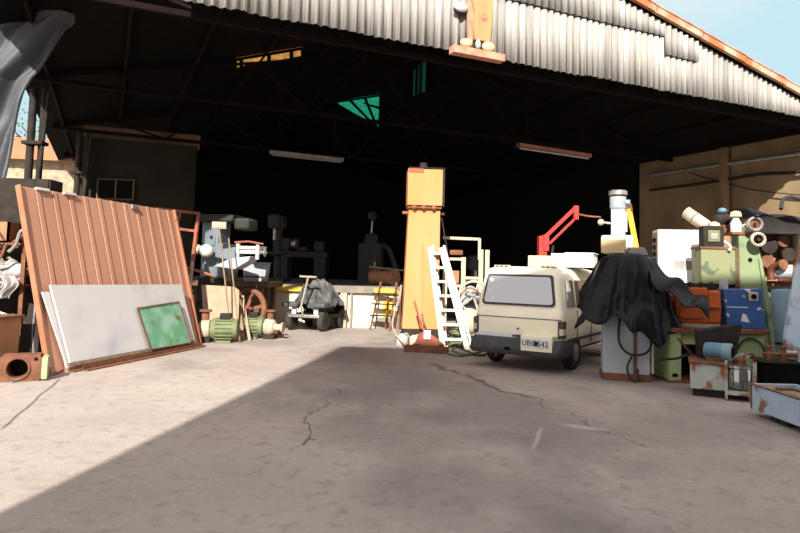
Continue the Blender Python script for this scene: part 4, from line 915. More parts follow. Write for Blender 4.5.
for x in (-0.46, 0.34): mb = MB(); mb.cyl((x, -0.1, 2.84), (x + 0.12, -0.1, 2.84), 0.035, n=12); obj('side_pin', mb, 'rust_red', CL)
mb = MB(); mb.tube([(0.38, -0.25, 2.75), (0.44, -0.28, 2.4), (0.52, -0.3, 1.95), (0.50, -0.3, 1.5)], 0.014, 6, 5); obj('cable', mb, 'dark_iron', CL)
mb = MB(); mb.bx(-0.40, 0.36, -0.25, 0.25, 0.03, 0.36); obj('plinth', mb, 'dark_iron', CL)
mb = MB(); mb.bx(-0.46, 0.42, -0.30, 0.30, 0, 0.03); obj('base_plate', mb, 'rust', CL)

def ladder(t, bl, br, tl, tr, w, n, matr):
    for a, c in ((bl, tl), (br, tr)): mb = MB(); mb.bar(a, c, w, 0.035, V((0, 1, 0.2))); obj('rail', mb, matr, t, bevel=0.005)
    for k in range(n):
        f = (k + 0.7) / (n + 0.15); a = V(bl).lerp(V(tl), f); c = V(br).lerp(V(tr), f)
        mb = MB(); mb.bar(a, c, 0.085, 0.055); obj('rung', mb, matr, t, bevel=0.004)
LD = thing('ladder', 'white aluminium ladder leaning on the orange tower', 'ladder', (1.15, 13.28, 0))
ladder(LD, (-0.20, -0.03, 0.0), (0.30, -0.03, 0.0), (-0.50, 0.36, 2.10), (-0.26, 0.36, 2.10), 0.11, 7, 'alu')
mb = MB(); mb.bar((0.42, 0.10, 0), (-0.20, 0.40, 2.15), 0.05, 0.03, V((0, 1, 0.2))); obj('rear_leg', mb, 'alu', LD)
mb = MB(); mb.bar((-0.10, 0.16, 0), (-0.44, 0.42, 2.15), 0.05, 0.03, V((0, 1, 0.2))); obj('rear_leg', mb, 'alu', LD)
# clutter at the column foot
def jug(label, px, py, mt, r, h):
    t = thing('plastic_jug', label, 'jug', g0(px, py))
    mb = MB(); mb.lathe([(r * 0.9, 0), (r, 0.02), (r, h * 0.68), (r * 0.75, h * 0.82), (r * 0.3, h * 0.9), (r * 0.28, h * 0.97)], n=18); obj('body', mb, mt, t)
    mb = MB(); mb.cyl((0, 0, h * 0.96), (0, 0, h * 1.04), r * 0.33, n=12); obj('cap', mb, 'dark_iron', t)
    mb = MB(); mb.tube([(0, 0, h * 0.9), (r * 0.8, 0, h * 0.93), (r * 1.0, 0, h * 0.7)], 0.014, 6, 4); obj('handle', mb, mt, t)
jug('round white plastic jug on the ground left of the orange tower', 402, 347, 'cloth_white', 0.13, 0.30)
jug('squat grey-white plastic jug before the foot of the orange tower', 414, 346.5, 'lagging', 0.12, 0.26)
p = g0(432, 353)
t = thing('scrap_beam', 'short rusty dark steel channel lying at the foot of the ladder', 'steel channel', p, R(-14))
mb = MB(); mb.bx(-0.55, 0.32, -0.08, 0.08, 0, 0.025); mb2 = mb; obj('web', mb2, 'rust', t)
for y in (-0.08, 0.06): mb = MB(); mb.bx(-0.55, 0.32, y, y + 0.02, 0.025, 0.13); obj('flange', mb, 'rust', t)
p = g0(426, 349.5)
t = thing('trolley_jack', 'red jack frame with two upright handles before the orange tower', 'jack', p, R(10))
mb = MB(); mb.prism([(-0.28, 0), (0.36, 0), (0.36, 0.12), (0.05, 0.34), (-0.12, 0.34)], -0.10, 0.10); obj('frame', mb, 'rust_red', t, bevel=0.01)
mb = MB(); mb.tube([(-0.02, -0.06, 0.30), (-0.16, -0.02, 0.62), (-0.26, 0.05, 0.98)], 0.022, 7); obj('handle', mb, 'rust_red', t)
mb = MB(); mb.tube([(0.06, 0.05, 0.30), (-0.05, 0.08, 0.55), (-0.08, 0.12, 0.72)], 0.02, 7); obj('handle', mb, 'copper', t)
for x in (-0.2, 0.28): mb = MB(); mb.cyl((x, -0.14, 0.06), (x, 0.14, 0.06), 0.06, n=14); obj('wheel', mb, 'dark_iron', t)
mb = MB(); mb.bx(-0.08, 0.06, -0.13, -0.10, 0.22, 0.40); obj('tag_plate', mb, 'white_paint', t)
mb = MB(); q = [g0(398, 345) + V((-0.05, 0.1, 0.02)), g0(399, 340) + V((-0.1, 0, 0.25)), V((0.02, 13.62, 0.85)), V((0.06, 13.60, 1.28)), V((0.02, 13.6, 1.0)), V((-0.1, 13.5, 0.4)), g0(408, 349) + V((0, 0, 0.02))]
mb.tube(q, 0.022, 7, 6); tag(obj('hose', mb, 'hose_pale'), 'pale hose looped up the left side of the orange tower', 'hose')
for i, (pts, mt, lab) in enumerate((([(442, 352), (458, 357), (476, 354), (484, 350), (470, 347), (452, 350), (462, 355), (486, 356)], 'hose_green', 'dark green hose coiled on the ground below the ladder'),
                                    ([(448, 346), (464, 352), (480, 358), (488, 353), (476, 349)], 'dark_iron', 'black cable snaking on the ground between ladder and van'))):
    mb = MB(); mb.tube([gp(*p) + V((0, 0, 0.022 + 0.02 * i)) for p in pts], 0.02 - 0.004 * i, 7, 6); tag(obj('hose', mb, mt), lab, 'hose')
p = g0(455, 347)
mb = MB(); rr = random.Random(5)
for k in range(9): mb.torus(p + V((rr.uniform(-.04, .04), rr.uniform(-.04, .04), 0.03 + 0.035 * k)), 0.17 + rr.uniform(-0.03, 0.02), 0.02, (rr.uniform(-.15, .15), rr.uniform(-.15, .15), 1), 26, 6)
tag(obj('rope_coil', mb, 'pump_green'), 'green coil of hose stacked under the ladder', 'hose coil')
p = g0(472, 344)
t = thing('plank', 'short pale timber lying on the ground beside the van bumper', 'timber', p, R(6)); mb = MB(); mb.bx(-0.42, 0.42, -0.05, 0.05, 0, 0.07); obj('board', mb, 'wood_pale', t, bevel=0.006, smooth=False)
mb = MB(); mb.bx(-0.06, 0.08, -0.09, 0.09, 0.07, 0.10); obj('cleat', mb, 'wood', t, smooth=False)
# compressor
CP = thing('air_compressor', 'cream tank air compressor standing between the ladder and the van', 'compressor', (1.62, 14.55, 0), R(-8))
mb = MB(); mb.lathe([(0.02, -0.62), (0.16, -0.60), (0.26, -0.52), (0.29, -0.42), (0.29, 0.5), (0.26, 0.6), (0.16, 0.68), (0.02, 0.70)], (0, 0, 0.52), (0, 1, 0), 28); obj('tank', mb, 'cream_paint', CP)
for y in (-0.35, 0.4):
    for x in (-0.18, 0.18): mb = MB(); mb.bx(x - 0.03, x + 0.03, y - 0.03, y + 0.03, 0, 0.30); obj('leg', mb, 'dark_iron', CP)
mb = MB(); mb.bx(-0.22, 0.22, -0.4, 0.5, 0.80, 0.85); obj('platform', mb, 'dark_iron', CP)
mb = MB(); mb.lathe([(0.10, 0), (0.13, 0.04), (0.13, 0.30), (0.10, 0.34)], (-0.12, -0.30, 0.96), (0, 1, 0), 18); obj('motor', mb, 'motor_grey', CP)
mb = MB()
for k in range(5): mb.cyl((0.14, -0.1, 0.86 + 0.06 * k), (0.14, -0.1, 0.90 + 0.06 * k), 0.11, n=16); mb.cyl((0.14, -0.1, 0.85 + 0.06 * k), (0.14, -0.1, 0.92 + 0.06 * k), 0.08, n=12)
obj('cylinder_head', mb, 'steel', CP)
mb = MB(); mb.torus((0.10, -0.42, 1.06), 0.33, 0.03, (0, 1, 0), 36, 8); obj('fly_wheel', mb, 'cream_paint', CP)
mb = MB()
for k in range(5): an = 2 * PI * k / 5; mb.bar((0.10, -0.42, 1.06), (0.10 + 0.32 * math.cos(an), -0.42, 1.06 + 0.32 * math.sin(an)), 0.045, 0.025, V((0, 1, 0)))
obj('spokes', mb, 'steel', CP)
mb = MB(); mb.tube([(-0.1, -0.5, 0.78), (-0.22, -0.58, 1.0), (0.0, -0.55, 1.25), (0.28, -0.5, 1.1)], 0.014, 6, 5); obj('air_pipe', mb, 'copper', CP)
# pale steel machine frames behind the ladder
FR = thing('steel_frame', 'cream steel machine frame standing behind the ladder', 'frame', (1.55, 15.6, 0), R(-6))
for a, c in (((-0.42, 0, 0), (-0.42, 0, 1.95)), ((0.02, 0, 0), (0.02, 0, 1.95)), ((0.44, 0, 0), (0.44, 0, 2.15)), ((0.60, 0.3, 0), (0.60, 0.3, 2.15))): mb = MB(); mb.bar(a, c, 0.11, 0.09, V((0, 1, 0))); obj('post', mb, 'cream_paint', FR, bevel=0.008)
for a, c in (((-0.47, 0, 1.9), (0.07, 0, 1.9)), ((-0.5, 0.1, 2.42), (0.42, 0.1, 2.40)), ((0.0, 0, 1.45), (0.46, 0, 1.45)), ((-0.45, 0, 1.25), (0.05, 0, 1.25)), ((0.40, 0.1, 2.42), (0.40, 0.1, 1.9))): mb = MB(); mb.bar(a, c, 0.07, 0.07); obj('cross_bar', mb, 'cream_paint', FR, bevel=0.006)
mb = MB(); mb.bx(-0.32, 0.0, -0.06, 0.12, 2.0, 2.12); obj('bracket', mb, 'copper', FR, bevel=0.01)
mb = MB(); mb.bx(-0.33, -0.08, -0.05, 0.1, 1.3, 1.62); obj('gear_box', mb, 'brown_box', FR, bevel=0.02)
mb = MB(); mb.cyl((0.2, -0.12, 1.15), (0.2, 0.1, 1.15), 0.12, n=16); obj('pulley', mb, 'steel', FR)

# ================================================================== THE VAN
VN = thing('van', 'old cream station van with black bumper parked facing away from the yard', 'van', (1.99, 10.75, 0), R(-33))
def rring(hw, y0, y1, z, r=0.10, n=5, rr=None):
    pts = []
    for cx, cy, a0 in ((hw - r, y1 - r, 0), (-hw + r, y1 - r, PI / 2), (-hw + r, y0 + r, PI), (hw - r, y0 + r, 1.5 * PI)):
        for k in range(n + 1):
            a = a0 + PI / 2 * k / n; pts.append(V((cx + r * math.cos(a), cy + r * math.sin(a), z)))
    return pts
mb = MB()
mb.loft([rring(0.73, 0.08, 3.95, 0.36), rring(0.765, 0.02, 4.0, 0.44), rring(0.78, 0.0, 4.02, 0.62), rring(0.785, 0.0, 4.02, 0.80), rring(0.78, 0.01, 3.98, 0.93), rring(0.765, 0.03, 3.9, 0.99), rring(0.758, 0.045, 2.85, 1.03), rring(0.70, 0.12, 2.42, 1.50), rring(0.675, 0.16, 2.30, 1.61), rring(0.63, 0.22, 2.2, 1.68), rring(0.52, 0.40, 2.0, 1.715)])
obj('body', mb, 'van_cream', VN)
def rear_y(z): return 0.045 + (z - 1.03) * (0.075 / 0.47) if z > 1.03 else 0.0
def rear_quad(mb, x0, x1, z0, z1, off, th, xr=0.0, r=0.05):
    pts = []
    for cx, cz, a0, sg in ((x1 - r - xr, z1 - r, 0, 1), (x0 + r + xr, z1 - r, PI / 2, 1), (x0 + r, z0 + r, PI, 0), (x1 - r, z0 + r, 1.5 * PI, 0)):
        for k in range(5): a = a0 + PI / 2 * k / 4; pts.append((cx + r * math.cos(a), cz + r * math.sin(a)))
    mb.loft([[V((x, rear_y(z) + off, z)) for x, z in pts], [V((x, rear_y(z) + off + th, z)) for x, z in pts]])
mb = MB(); rear_quad(mb, -0.66, 0.64, 1.06, 1.58, -0.020, 0.03, 0.06, 0.06); gk = obj('window_seal', mb, 'van_black', VN)
mb = MB(); rear_quad(mb, -0.62, 0.60, 1.095, 1.545, -0.028, 0.03, 0.055, 0.05); obj('rear_window', mb, 'van_glass', VN)
for i, (x, z) in enumerate(((-0.50, 1.47), (-0.52, 1.30), (-0.46, 1.16))):
    mb = MB(); rear_quad(mb, x - 0.035, x + 0.035, z - 0.03, z + 0.03, -0.031, 0.004, 0, 0.01); obj('window_sticker', mb, 'plate_white', VN)
for x in (-0.15, 0.42):
    mb = MB(); rear_quad(mb, x - 0.07, x + 0.07, 1.14, 1.44, 0.012, 0.05, 0.02, 0.04); obj('seat_headrest', mb, 'dark_iron', VN)
for z in (0.86, 0.575): mb = MB(); mb.bx(-0.755, 0.755, -0.006, 0.02, z - 0.006, z + 0.006); obj('tailgate_seam', mb, 'seam', VN)
mb = MB(); mb.bx(-0.74, -0.02, -0.007, 0.02, 0.50, 0.60); obj('paint_patch', mb, 'van_patch', VN, label='grey worn paint patch low on the tailgate')
mb = MB(); mb.cyl((0.02, -0.018, 0.68), (0.02, 0.0, 0.68), 0.016, n=12); obj('lock', mb, 'dark_iron', VN)
mb = MB(); mb.bx(-0.08, 0.10, -0.02, 0.0, 0.545, 0.57); obj('handle', mb, 'van_black', VN, bevel=0.004)
# bumper with the plate recess
mb = MB()
mb.loft([rring(0.80, -0.12, 0.55, 0.26, 0.10), rring(0.82, -0.14, 0.55, 0.30, 0.10), rring(0.82, -0.14, 0.55, 0.40, 0.10), rring(0.80, -0.09, 0.55, 0.50, 0.10), rring(0.785, -0.02, 0.55, 0.53, 0.10)])
obj('bumper', mb, 'van_black', VN)
mb = MB(); mb.bx(-0.16, -0.06, -0.15, -0.13, 0.33, 0.38); obj('tow_slot', mb, 'pit_black', VN)
mb = MB(); mb.bx(0.13, 0.66, -0.155, 0.0, 0.345, 0.60); pl = obj('plate_holder', mb, 'van_cream', VN, bevel=0.012)
mb = MB(); mb.bx(0.17, 0.62, -0.163, -0.154, 0.395, 0.55); obj('number_plate', mb, 'plate_white', pl, bevel=0.004)
def lettering(txt, size, loc, rot, material, parent, name='lettering'):
    cu_ = bpy.data.curves.new(name, 'FONT'); cu_.body = txt; cu_.size = size; cu_.extrude = 0.003; cu_.align_x = 'CENTER'; cu_.align_y = 'CENTER'
    tmp = bpy.data.objects.new(name, cu_); COL.objects.link(tmp)
    me = bpy.data.meshes.new_from_object(tmp.evaluated_get(bpy.context.evaluated_depsgraph_get()))
    bpy.data.objects.remove(tmp); o = bpy.data.objects.new(name, me); COL.objects.link(o); me.materials.clear(); me.materials.append(P(material))
    o.location = loc; o.rotation_euler = rot; o.parent = parent; return o
lettering('UBG', 0.125, (0.278, -0.166, 0.472), (PI / 2, 0, 0), 'ink', pl)
lettering('542', 0.125, (0.512, -0.166, 0.468), (PI / 2, 0, 0), 'ink', pl)
mb = MB(); mb.lathe([(0.042, 0), (0.042, 0.006)], (0.395, -0.162, 0.472), (0, -1, 0), 16); obj('crest', mb, 'ink', pl)
# lamps on the rear corners
for s_ in (-1, 1):
    mb = MB(); mb.bx(min(s_ * 0.70, s_ * 0.792), max(s_ * 0.70, s_ * 0.792), -0.012, 0.16, 0.56, 0.84); lm = obj('tail_lamp', mb, 'van_black', VN, bevel=0.012)
    mb = MB(); mb.bx(min(s_ * 0.73, s_ * 0.797), max(s_ * 0.73, s_ * 0.797), -0.018, 0.12, 0.62, 0.72); obj('lens', mb, 'lamp_clear', lm, bevel=0.006)
    mb = MB(); mb.bx(min(s_ * 0.73, s_ * 0.797), max(s_ * 0.73, s_ * 0.797), -0.018, 0.12, 0.74, 0.82); obj('lens', mb, 'rust', lm, bevel=0.006)
# side windows, door lines
def side_x(z): return 0.758 - (z - 1.03) * (0.058 / 0.47)
for s_ in (-1, 1):
    for j, (ya, yb, yc, yd) in enumerate(((0.28, 0.70, 0.32, 0.68), (0.80, 1.50, 0.80, 1.46), (1.58, 2.35, 1.58, 2.15))):
        mb = MB(); q = []
        for off in (0.012, -0.03):
            q.append([V((s_ * (side_x(z) + off), y, z)) for y, z in ((ya, 1.06), (yb, 1.06), (yd, 1.50), (yc, 1.50))])
        mb.loft(q); obj('side_window', mb, 'dark_glass', VN)
    for y in (0.76, 1.55, 2.5): mb = MB(); mb.bx(s_ * 0.784 - 0.006, s_ * 0.784 + 0.006, y - 0.006, y + 0.006, 0.42, 1.0); obj('door_seam', mb, 'seam', VN)
    mb = MB(); mb.bx(s_ * 0.787 - 0.012, s_ * 0.787 + 0.012, 0.3, 3.7, 0.50, 0.54); obj('side_strip', mb, 'van_black', VN)
    mb = MB(); mb.bx(s_ * 0.80 - 0.015, s_ * 0.80 + 0.015, 1.3, 1.45, 0.84, 0.88); obj('door_handle', mb, 'van_black', VN)
    for y in (0.72, 3.2):
        mb = MB(); mb.lathe([(0.17, -0.085), (0.27, -0.085), (0.295, -0.06), (0.295, 0.06), (0.27, 0.085), (0.17, 0.085)], (s_ * 0.685, y, 0.297), (1, 0, 0), 30); w = obj('wheel', mb, 'black_rubber', VN)
        mb = MB(); mb.lathe([(0.17, 0), (0.15, 0.02), (0.05, 0.04)], (s_ * 0.75, y, 0.297), (s_, 0, 0), 20); obj('hub_cap', mb, 'steel', w)
    x = s_ * 0.42
    mb = MB(); mb.bx(x - 0.15, x + 0.15, 0.30, 0.36, 1.695, 1.735); rk_ = obj('roof_rail_mount', mb, 'cream_paint', VN, bevel=0.012)
    for k in (-0.085, 0.0, 0.085): mb = MB(); mb.bx(x + k - 0.028, x + k + 0.028, 0.288, 0.33, 1.708, 1.726); obj('slot', mb, 'pit_black', rk_)
mb = MB(); mb.tube([(-0.35, 0.9, 0.26), (-0.35, 0.2, 0.24), (-0.35, -0.05, 0.22)], 0.03, 8); obj('exhaust', mb, 'rust', VN)
mb = MB(); mb.cyl((-0.62, 0.72, 0.30), (0.62, 0.72, 0.30), 0.05, n=10); obj('rear_axle', mb, 'dark_iron', VN)
mb = MB(); mb.bx(-0.6, 0.6, 0.3, 3.6, 0.28, 0.40); obj('underbody', mb, 'dark_iron', VN)
VM = M.Translation(VN.location) @ M.Rotation(R(-33), 4, 'Z')
t = thing('carton', 'left of two white cartons lying on the van roof', 'box', VM @ V((0.12, 1.15, 1.724)), R(-20)); mb = MB(); mb.bx(-0.34, 0.13, -0.2, 0.3, 0, 0.20); obj('body', mb, 'sign_cream', t, bevel=0.01)
mb = MB(); mb.bx(-0.34, 0.13, 0.03, 0.07, 0.199, 0.203); obj('tape_strip', mb, 'white_paint', t)
t = thing('carton', 'right white carton on the van roof next to the cream one', 'box', VM @ V((0.60, 1.05, 1.722)), R(-24)); mb = MB(); mb.bx(-0.33, 0.38, -0.25, 0.32, 0, 0.24); obj('body', mb, 'white_unit', t, bevel=0.012)
mb = MB(); mb.bx(-0.1, 0.40, -0.27, 0.34, 0.24, 0.255); obj('lid', mb, 'white_unit', t, bevel=0.004)

# red engine hoist and the things behind the van
HO = thing('engine_hoist', 'red engine hoist with raised jib behind the van', 'hoist', (3.50, 15.7, 0), R(4))
mb = MB(); mb.bx(-0.10, 0.10, -0.10, 0.10, 0.1, 2.52); obj('mast', mb, 'red_paint', HO, bevel=0.012)
mb = MB(); mb.bx(0.0, 0.14, -0.13, 0.13, 2.15, 2.55); obj('mast_head', mb, 'red_paint', HO, bevel=0.01)
mb = MB(); mb.bar((0.05, 0, 2.48), (0.82, 0, 3.24), 0.07, 0.09); obj('jib', mb, 'red_paint', HO, bevel=0.006)
mb = MB(); mb.bar((0.18, 0, 2.34), (0.86, 0, 3.02), 0.06, 0.06); obj('jib_strut', mb, 'red_paint', HO, bevel=0.006)
mb = MB(); mb.bx(0.78, 0.90, -0.06, 0.06, 2.95, 3.30); obj('jib_end', mb, 'red_paint', HO, bevel=0.01)
mb = MB(); mb.tube([(0.86, 0, 3.1), (1.15, 0, 3.05), (1.45, -0.05, 3.03)], 0.022, 6); obj('extension_rod', mb, 'rust_red', HO)
mb = MB(); mb.cyl((0.10, 0, 1.2), (0.28, 0, 2.3), 0.05, 0.03, 12); obj('ram', mb, 'dark_iron', HO)
for y in (-0.4, 0.4): mb = MB(); mb.bar((-0.1, y * 0.5, 0.1), (1.2, y, 0.08), 0.08, 0.08); obj('leg', mb, 'red_paint', HO)
MM = thing('drill_mill', 'white upright milling machine with a grey motor on top beside the van', 'machine', (3.88, 11.35, 0), R(-24)); MM.scale = (0.97, 0.97, 0.97)
mb = MB(); mb.bx(-0.22, 0.26, -0.05, 0.5, 0, 0.5); obj('base', mb, 'white_paint', MM, bevel=0.03)
mb = MB(); mb.bx(-0.19, 0.20, 0.06, 0.46, 0.5, 2.10); obj('column', mb, 'white_paint', MM, bevel=0.04)
mb = MB(); mb.bx(-0.28, 0.26, -0.22, 0.45, 2.05, 2.38); obj('head', mb, 'white_paint', MM, bevel=0.04)
mb = MB(); mb.bx(-0.11, 0.13, -0.18, 0.08, 2.38, 2.86); obj('neck', mb, 'cab_grey', MM, bevel=0.015)
mb = MB(); mb.bx(0.135, 0.16, -0.16, 0.04, 2.45, 2.80); obj('side_strip', mb, 'white_paint', MM)
mb = MB(); mb.lathe([(0.125, 0), (0.145, 0.02), (0.145, 0.27), (0.13, 0.30)], (0.0, -0.05, 2.86), n=24); mo = obj('motor', mb, 'motor_grey', MM)
mb = MB(); mb.lathe([(0.165, 0), (0.165, 0.07), (0.12, 0.09)], (0.0, -0.05, 3.12), n=24); obj('fan_cover', mb, 'steel', mo)
mb = MB(); mb.torus((0.0, -0.05, 3.10), 0.146, 0.010, (0, 0, 1)); obj('strap', mb, 'dark_iron', mo)
mb = MB(); mb.cyl((0.14, -0.08, 2.98), (0.21, -0.09, 2.98), 0.05, n=14); obj('terminal_box', mb, 'motor_grey', mo)
mb = MB(); mb.bx(-0.32, 0.32, -0.30, 0.12, 1.05, 1.13); obj('table', mb, 'steel', MM)
mb = MB(); mb.lathe([(0.07, 0), (0.05, 0.25), (0.03, 0.45)], (0, -0.08, 2.06), (0, 0, -1), 16); obj('spindle', mb, 'steel', MM)
mb = MB(); mb.ball((-0.29, -0.12, 2.62), 0.06); mb.cyl((-0.29, -0.12, 2.62), (-0.10, -0.08, 2.60), 0.02, n=8); obj('feed_knob', mb, 'cream_paint', MM)
a = V((4.55, 11.2, 0)); c = at(629, 209, 11.6)
t = thing('steel_bar', 'long yellow steel bar leaning on the white milling machine', 'bar', a); mb = MB(); mb.bar((0, 0, 0), c - a, 0.07, 0.07); obj('bar', mb, 'yellow_paint', t)
mb = MB(); mb.bar((c - a) * 0.985, (c - a) * 1.03, 0.05, 0.11); obj('end_lug', mb, 'rust', t)

# ================================================================== RIGHT: TARP-COVERED MACHINE AND THE SCRAP PILE
CB = thing('base_cabinet', 'pale blue-grey machine cabinet standing under the black tarpaulin', 'cabinet', (3.52, 9.92, 0), R(-14))
mb = MB(); mb.bx(-0.34, 0.34, 0.0, 0.55, 0.10, 1.55); obj('body', mb, 'cab_grey', CB, bevel=0.012)
mb = MB(); mb.bx(-0.36, 0.36, -0.02, 0.57, 0, 0.10); obj('plinth', mb, 'rust', CB, bevel=0.008)
mb = MB(); mb.bx(0.10, 0.15, -0.012, 0.0, 0.10, 0.75); obj('drip_mark', mb, 'rust', CB, label='vertical rust-brown strip')
mb = MB(); mb.bx(-0.22, 0.22, 0.05, 0.5, 1.55, 1.80); obj('top_unit', mb, 'cab_grey', CB, bevel=0.02)
mb = MB(); mb.tube([(-0.10, -0.03, 0.95), (-0.12, -0.10, 0.62), (0.0, -0.14, 0.44), (0.20, -0.12, 0.42), (0.33, -0.10, 0.52), (0.36, -0.06, 0.75)], 0.018, 7, 6)
o = obj('cable', mb, 'black_rubber', CB)
mb = MB(); mb.tube([(0.08, -0.12, 0.42), (0.0, -0.12, 0.22), (0.05, -0.10, 0.06), (0.14, -0.11, 0.02), (0.16, -0.06, 0.2)], 0.016, 7, 6); obj('cable', mb, 'black_rubber', CB)
mb = MB(); mb.bx(0.37, 0.40, 0.05, 0.10, 0.12, 1.0); obj('side_strip', mb, 'white_paint', CB)
TA = 2 * PI
def tarp(u, w):
    a = TA * u; ca, sa = math.cos(a), math.sin(a)
    fold = math.sin(7 * a + 1.2) * 0.5 + math.sin(13 * a + 0.4 + 2 * w) * 0.35 + math.sin(23 * a + 5 * w) * 0.2
    right = max(ca, 0.0); left = max(-ca, 0.0); front = max(-sa, 0.0); back = max(sa, 0.0)
    zb = 0.80 + 0.10 * math.sin(3 * a + 1) + 0.12 * left + 0.07 * math.sin(9 * a) - 0.16 * right * front + 0.5 * back
    if w < 0.32:
        k = w / 0.32; x = 0.30 * k * ca; y = 0.30 * k * sa; z = 1.96 - 0.05 * k + 0.03 * fold * k
    else:
        k = (w - 0.32) / 0.68
        rx = 0.30 + (0.42 * right ** 1.0 + 0.46 * left) * (k ** 0.6) + 0.10 * k * (1 - right - left)
        ry = 0.30 + (0.20 * front + 0.18 * back) * (k ** 0.6) + 0.10 * k
        z = 1.91 + (zb - 1.91) * k ** (1.15 if right > 0.4 else 1.05)
        x = (rx + 0.085 * fold * k) * ca; y = (ry + 0.085 * fold * k) * sa
        q_ = 1 + 0.16 * k * mnoise.noise(V((x * 3.5, y * 3.5, z * 3))) + 0.05 * k * mnoise.noise(V((x * 11, y * 11, z * 8))); x *= q_; y *= q_
    return V((x, y, z))
mb = MB(); mb.grid(tarp, 150, 40, True)
t = obj('tarpaulin', mb, 'black_tarp', solid=0.008, loc=(3.58, 10.08, 0)); t.rotation_euler = (0, 0, R(-14))
tag(t, 'black plastic tarpaulin draped over the pale blue-grey machine cabinet', 'tarpaulin')
def tail(u, w):          # loose flap running right over to the orange block
    x = 0.30 + 0.85 * u; z = 1.90 - 0.62 * u ** 0.9 - 0.40 * w * (1 - 0.4 * u) + 0.05 * math.sin(14 * u + 3 * w); y = -0.10 - 0.28 * w + 0.06 * math.sin(9 * u + 5 * w) + 0.1 * u
    return V((x, y, z))
mb = MB(); mb.grid(tail, 30, 12); o = obj('tarp_flap', mb, 'black_tarp', t, solid=0.008)
t = thing('cardboard_box', 'brown cardboard box sitting on the black tarpaulin', 'box', at(613, 254.5, 10.2) + V((0.02, 0, 0.02)), R(-24))
mb = MB(); mb.bx(-0.19, 0.17, -0.12, 0.14, 0, 0.22); obj('body', mb, 'cardboard', t, bevel=0.006)
mb = MB(); mb.bx(-0.19, 0.17, 0.0, 0.03, 0.219, 0.223); obj('tape', mb, 'sign_cream', t)
p = at(636, 257, 10.1)
t = thing('paper_sheaf', 'pale stack of papers lying on the tarpaulin beside the cardboard box', 'papers', p + V((0, 0, 0.03)), R(-10))
mb = MB()
for k in range(5): mb.bx(-0.15 + 0.01 * k, 0.16 - 0.008 * k, -0.1 + 0.006 * k, 0.12, 0.02 * k, 0.02 * k + 0.016, M.Rotation(R(3 * k), 4, 'Z'))
obj('sheets', mb, 'cloth_white', t)
mb = MB(); mb.bx(-0.13, 0.12, -0.06, 0.08, 0.1, 0.12); obj('top_cover', mb, 'lagging', t)

# white control unit on its dark stand
ST = thing('cabinet_table', 'dark steel stand carrying the white control unit behind the orange engine block', 'stand', (5.02, 11.75, 0), R(-8))
for x in (-0.34, 0.34):
    for y in (0.05, 0.5): mb = MB(); mb.bx(x - 0.04, x + 0.04, y - 0.04, y + 0.04, 0, 1.46); obj('leg', mb, 'dark_iron', ST)
mb = MB(); mb.bx(-0.42, 0.42, -0.02, 0.58, 1.46, 1.50); obj('top', mb, 'dark_iron', ST)
mb = MB(); mb.bx(-0.34, 0.34, 0.48, 0.52, 0.3, 1.4); obj('back_panel', mb, 'dark_iron', ST)
WU = thing('control_unit', 'large white control unit with a grey label plate', 'control cabinet', (5.06, 11.72, 1.502), R(-10))
mb = MB(); mb.bx(-0.30, 0.42, 0.0, 0.50, 0, 0.97); b = obj('body', mb, 'white_unit', WU, bevel=0.01)
mb = MB(); mb.bx(-0.02, 0.29, -0.006, 0.0, 0.24, 0.40); obj('label_plate', mb, 'steel', WU)
mb = MB(); mb.bx(-0.306, -0.30, 0.05, 0.44, 0.05, 0.92); s_ = obj('side_panel', mb, 'lagging', WU, label='stained side panel')
for k in range(5): mb = MB(); mb.bx(-0.325, -0.306, 0.12, 0.36, 0.22 + 0.13 * k, 0.30 + 0.13 * k); obj('relay', mb, 'dark_iron', s_)
mb = MB(); mb.bx(-0.30, 0.42, -0.004, 0.0, 0.955, 0.97); obj('top_edge', mb, 'white_paint', WU)

# green machine base carrying the orange engine block and the blue plate
GB = thing('engine_bench', 'pale green steel machine base with a rusty top in front of the scrap pile', 'machine base', (4.88, 9.86, 0), R(0))
mb = MB(); mb.bx(-0.72, -0.54, 0, 0.75, 0.03, 0.76); obj('leg', mb, 'pale_green', GB, bevel=0.012)
mb = MB(); mb.bx(0.30, 0.72, 0, 0.75, 0.03, 0.76); obj('leg', mb, 'pale_green', GB, bevel=0.012)
mb = MB(); mb.bx(-0.54, 0.30, 0.06, 0.70, 0.58, 0.76); obj('apron', mb, 'pale_green', GB)
mb = MB(); mb.bx(-0.54, 0.30, 0.66, 0.72, 0.03, 0.58); obj('back_plate', mb, 'dark_iron', GB)
mb = MB(); mb.bx(-0.78, 0.80, -0.05, 0.80, 0.76, 0.83); obj('top_plate', mb, 'rust', GB, bevel=0.008)
mb = MB(); mb.bx(-0.74, 0.74, -0.02, 0.77, 0, 0.03); obj('skid', mb, 'rust', GB)
mb = MB(); mb.bx(-0.68, -0.60, -0.008, 0.0, 0.09, 0.14); obj('slot', mb, 'pit_black', GB)
mb = MB(); mb.tube([(0.30, -0.02, 0.52), (0.38, -0.03, 0.66), (0.52, -0.03, 0.70), (0.66, -0.03, 0.62), (0.72, -0.03, 0.48)], 0.016, 7, 5); obj('hose', mb, 'black_rubber', GB)
EN = thing('engine_block', 'orange painted engine block resting on the pale green machine base', 'engine', (4.58, 10.02, 0.832), R(-6))
mb = MB(); mb.bx(-0.24, 0.24, -0.02, 0.5, 0.06, 0.36); obj('crankcase', mb, 'engine_orange', EN, bevel=0.03)
mb = MB(); mb.bx(-0.26, 0.22, -0.05, 0.48, 0.34, 0.62); obj('cylinder_bank', mb, 'engine_orange', EN, bevel=0.025)
for x in (-0.10, 0.10): mb = MB(); mb.cyl((x, -0.062, 0.40), (x, 0.0, 0.40), 0.075, n=18); obj('core_plug', mb, 'pit_black', EN)
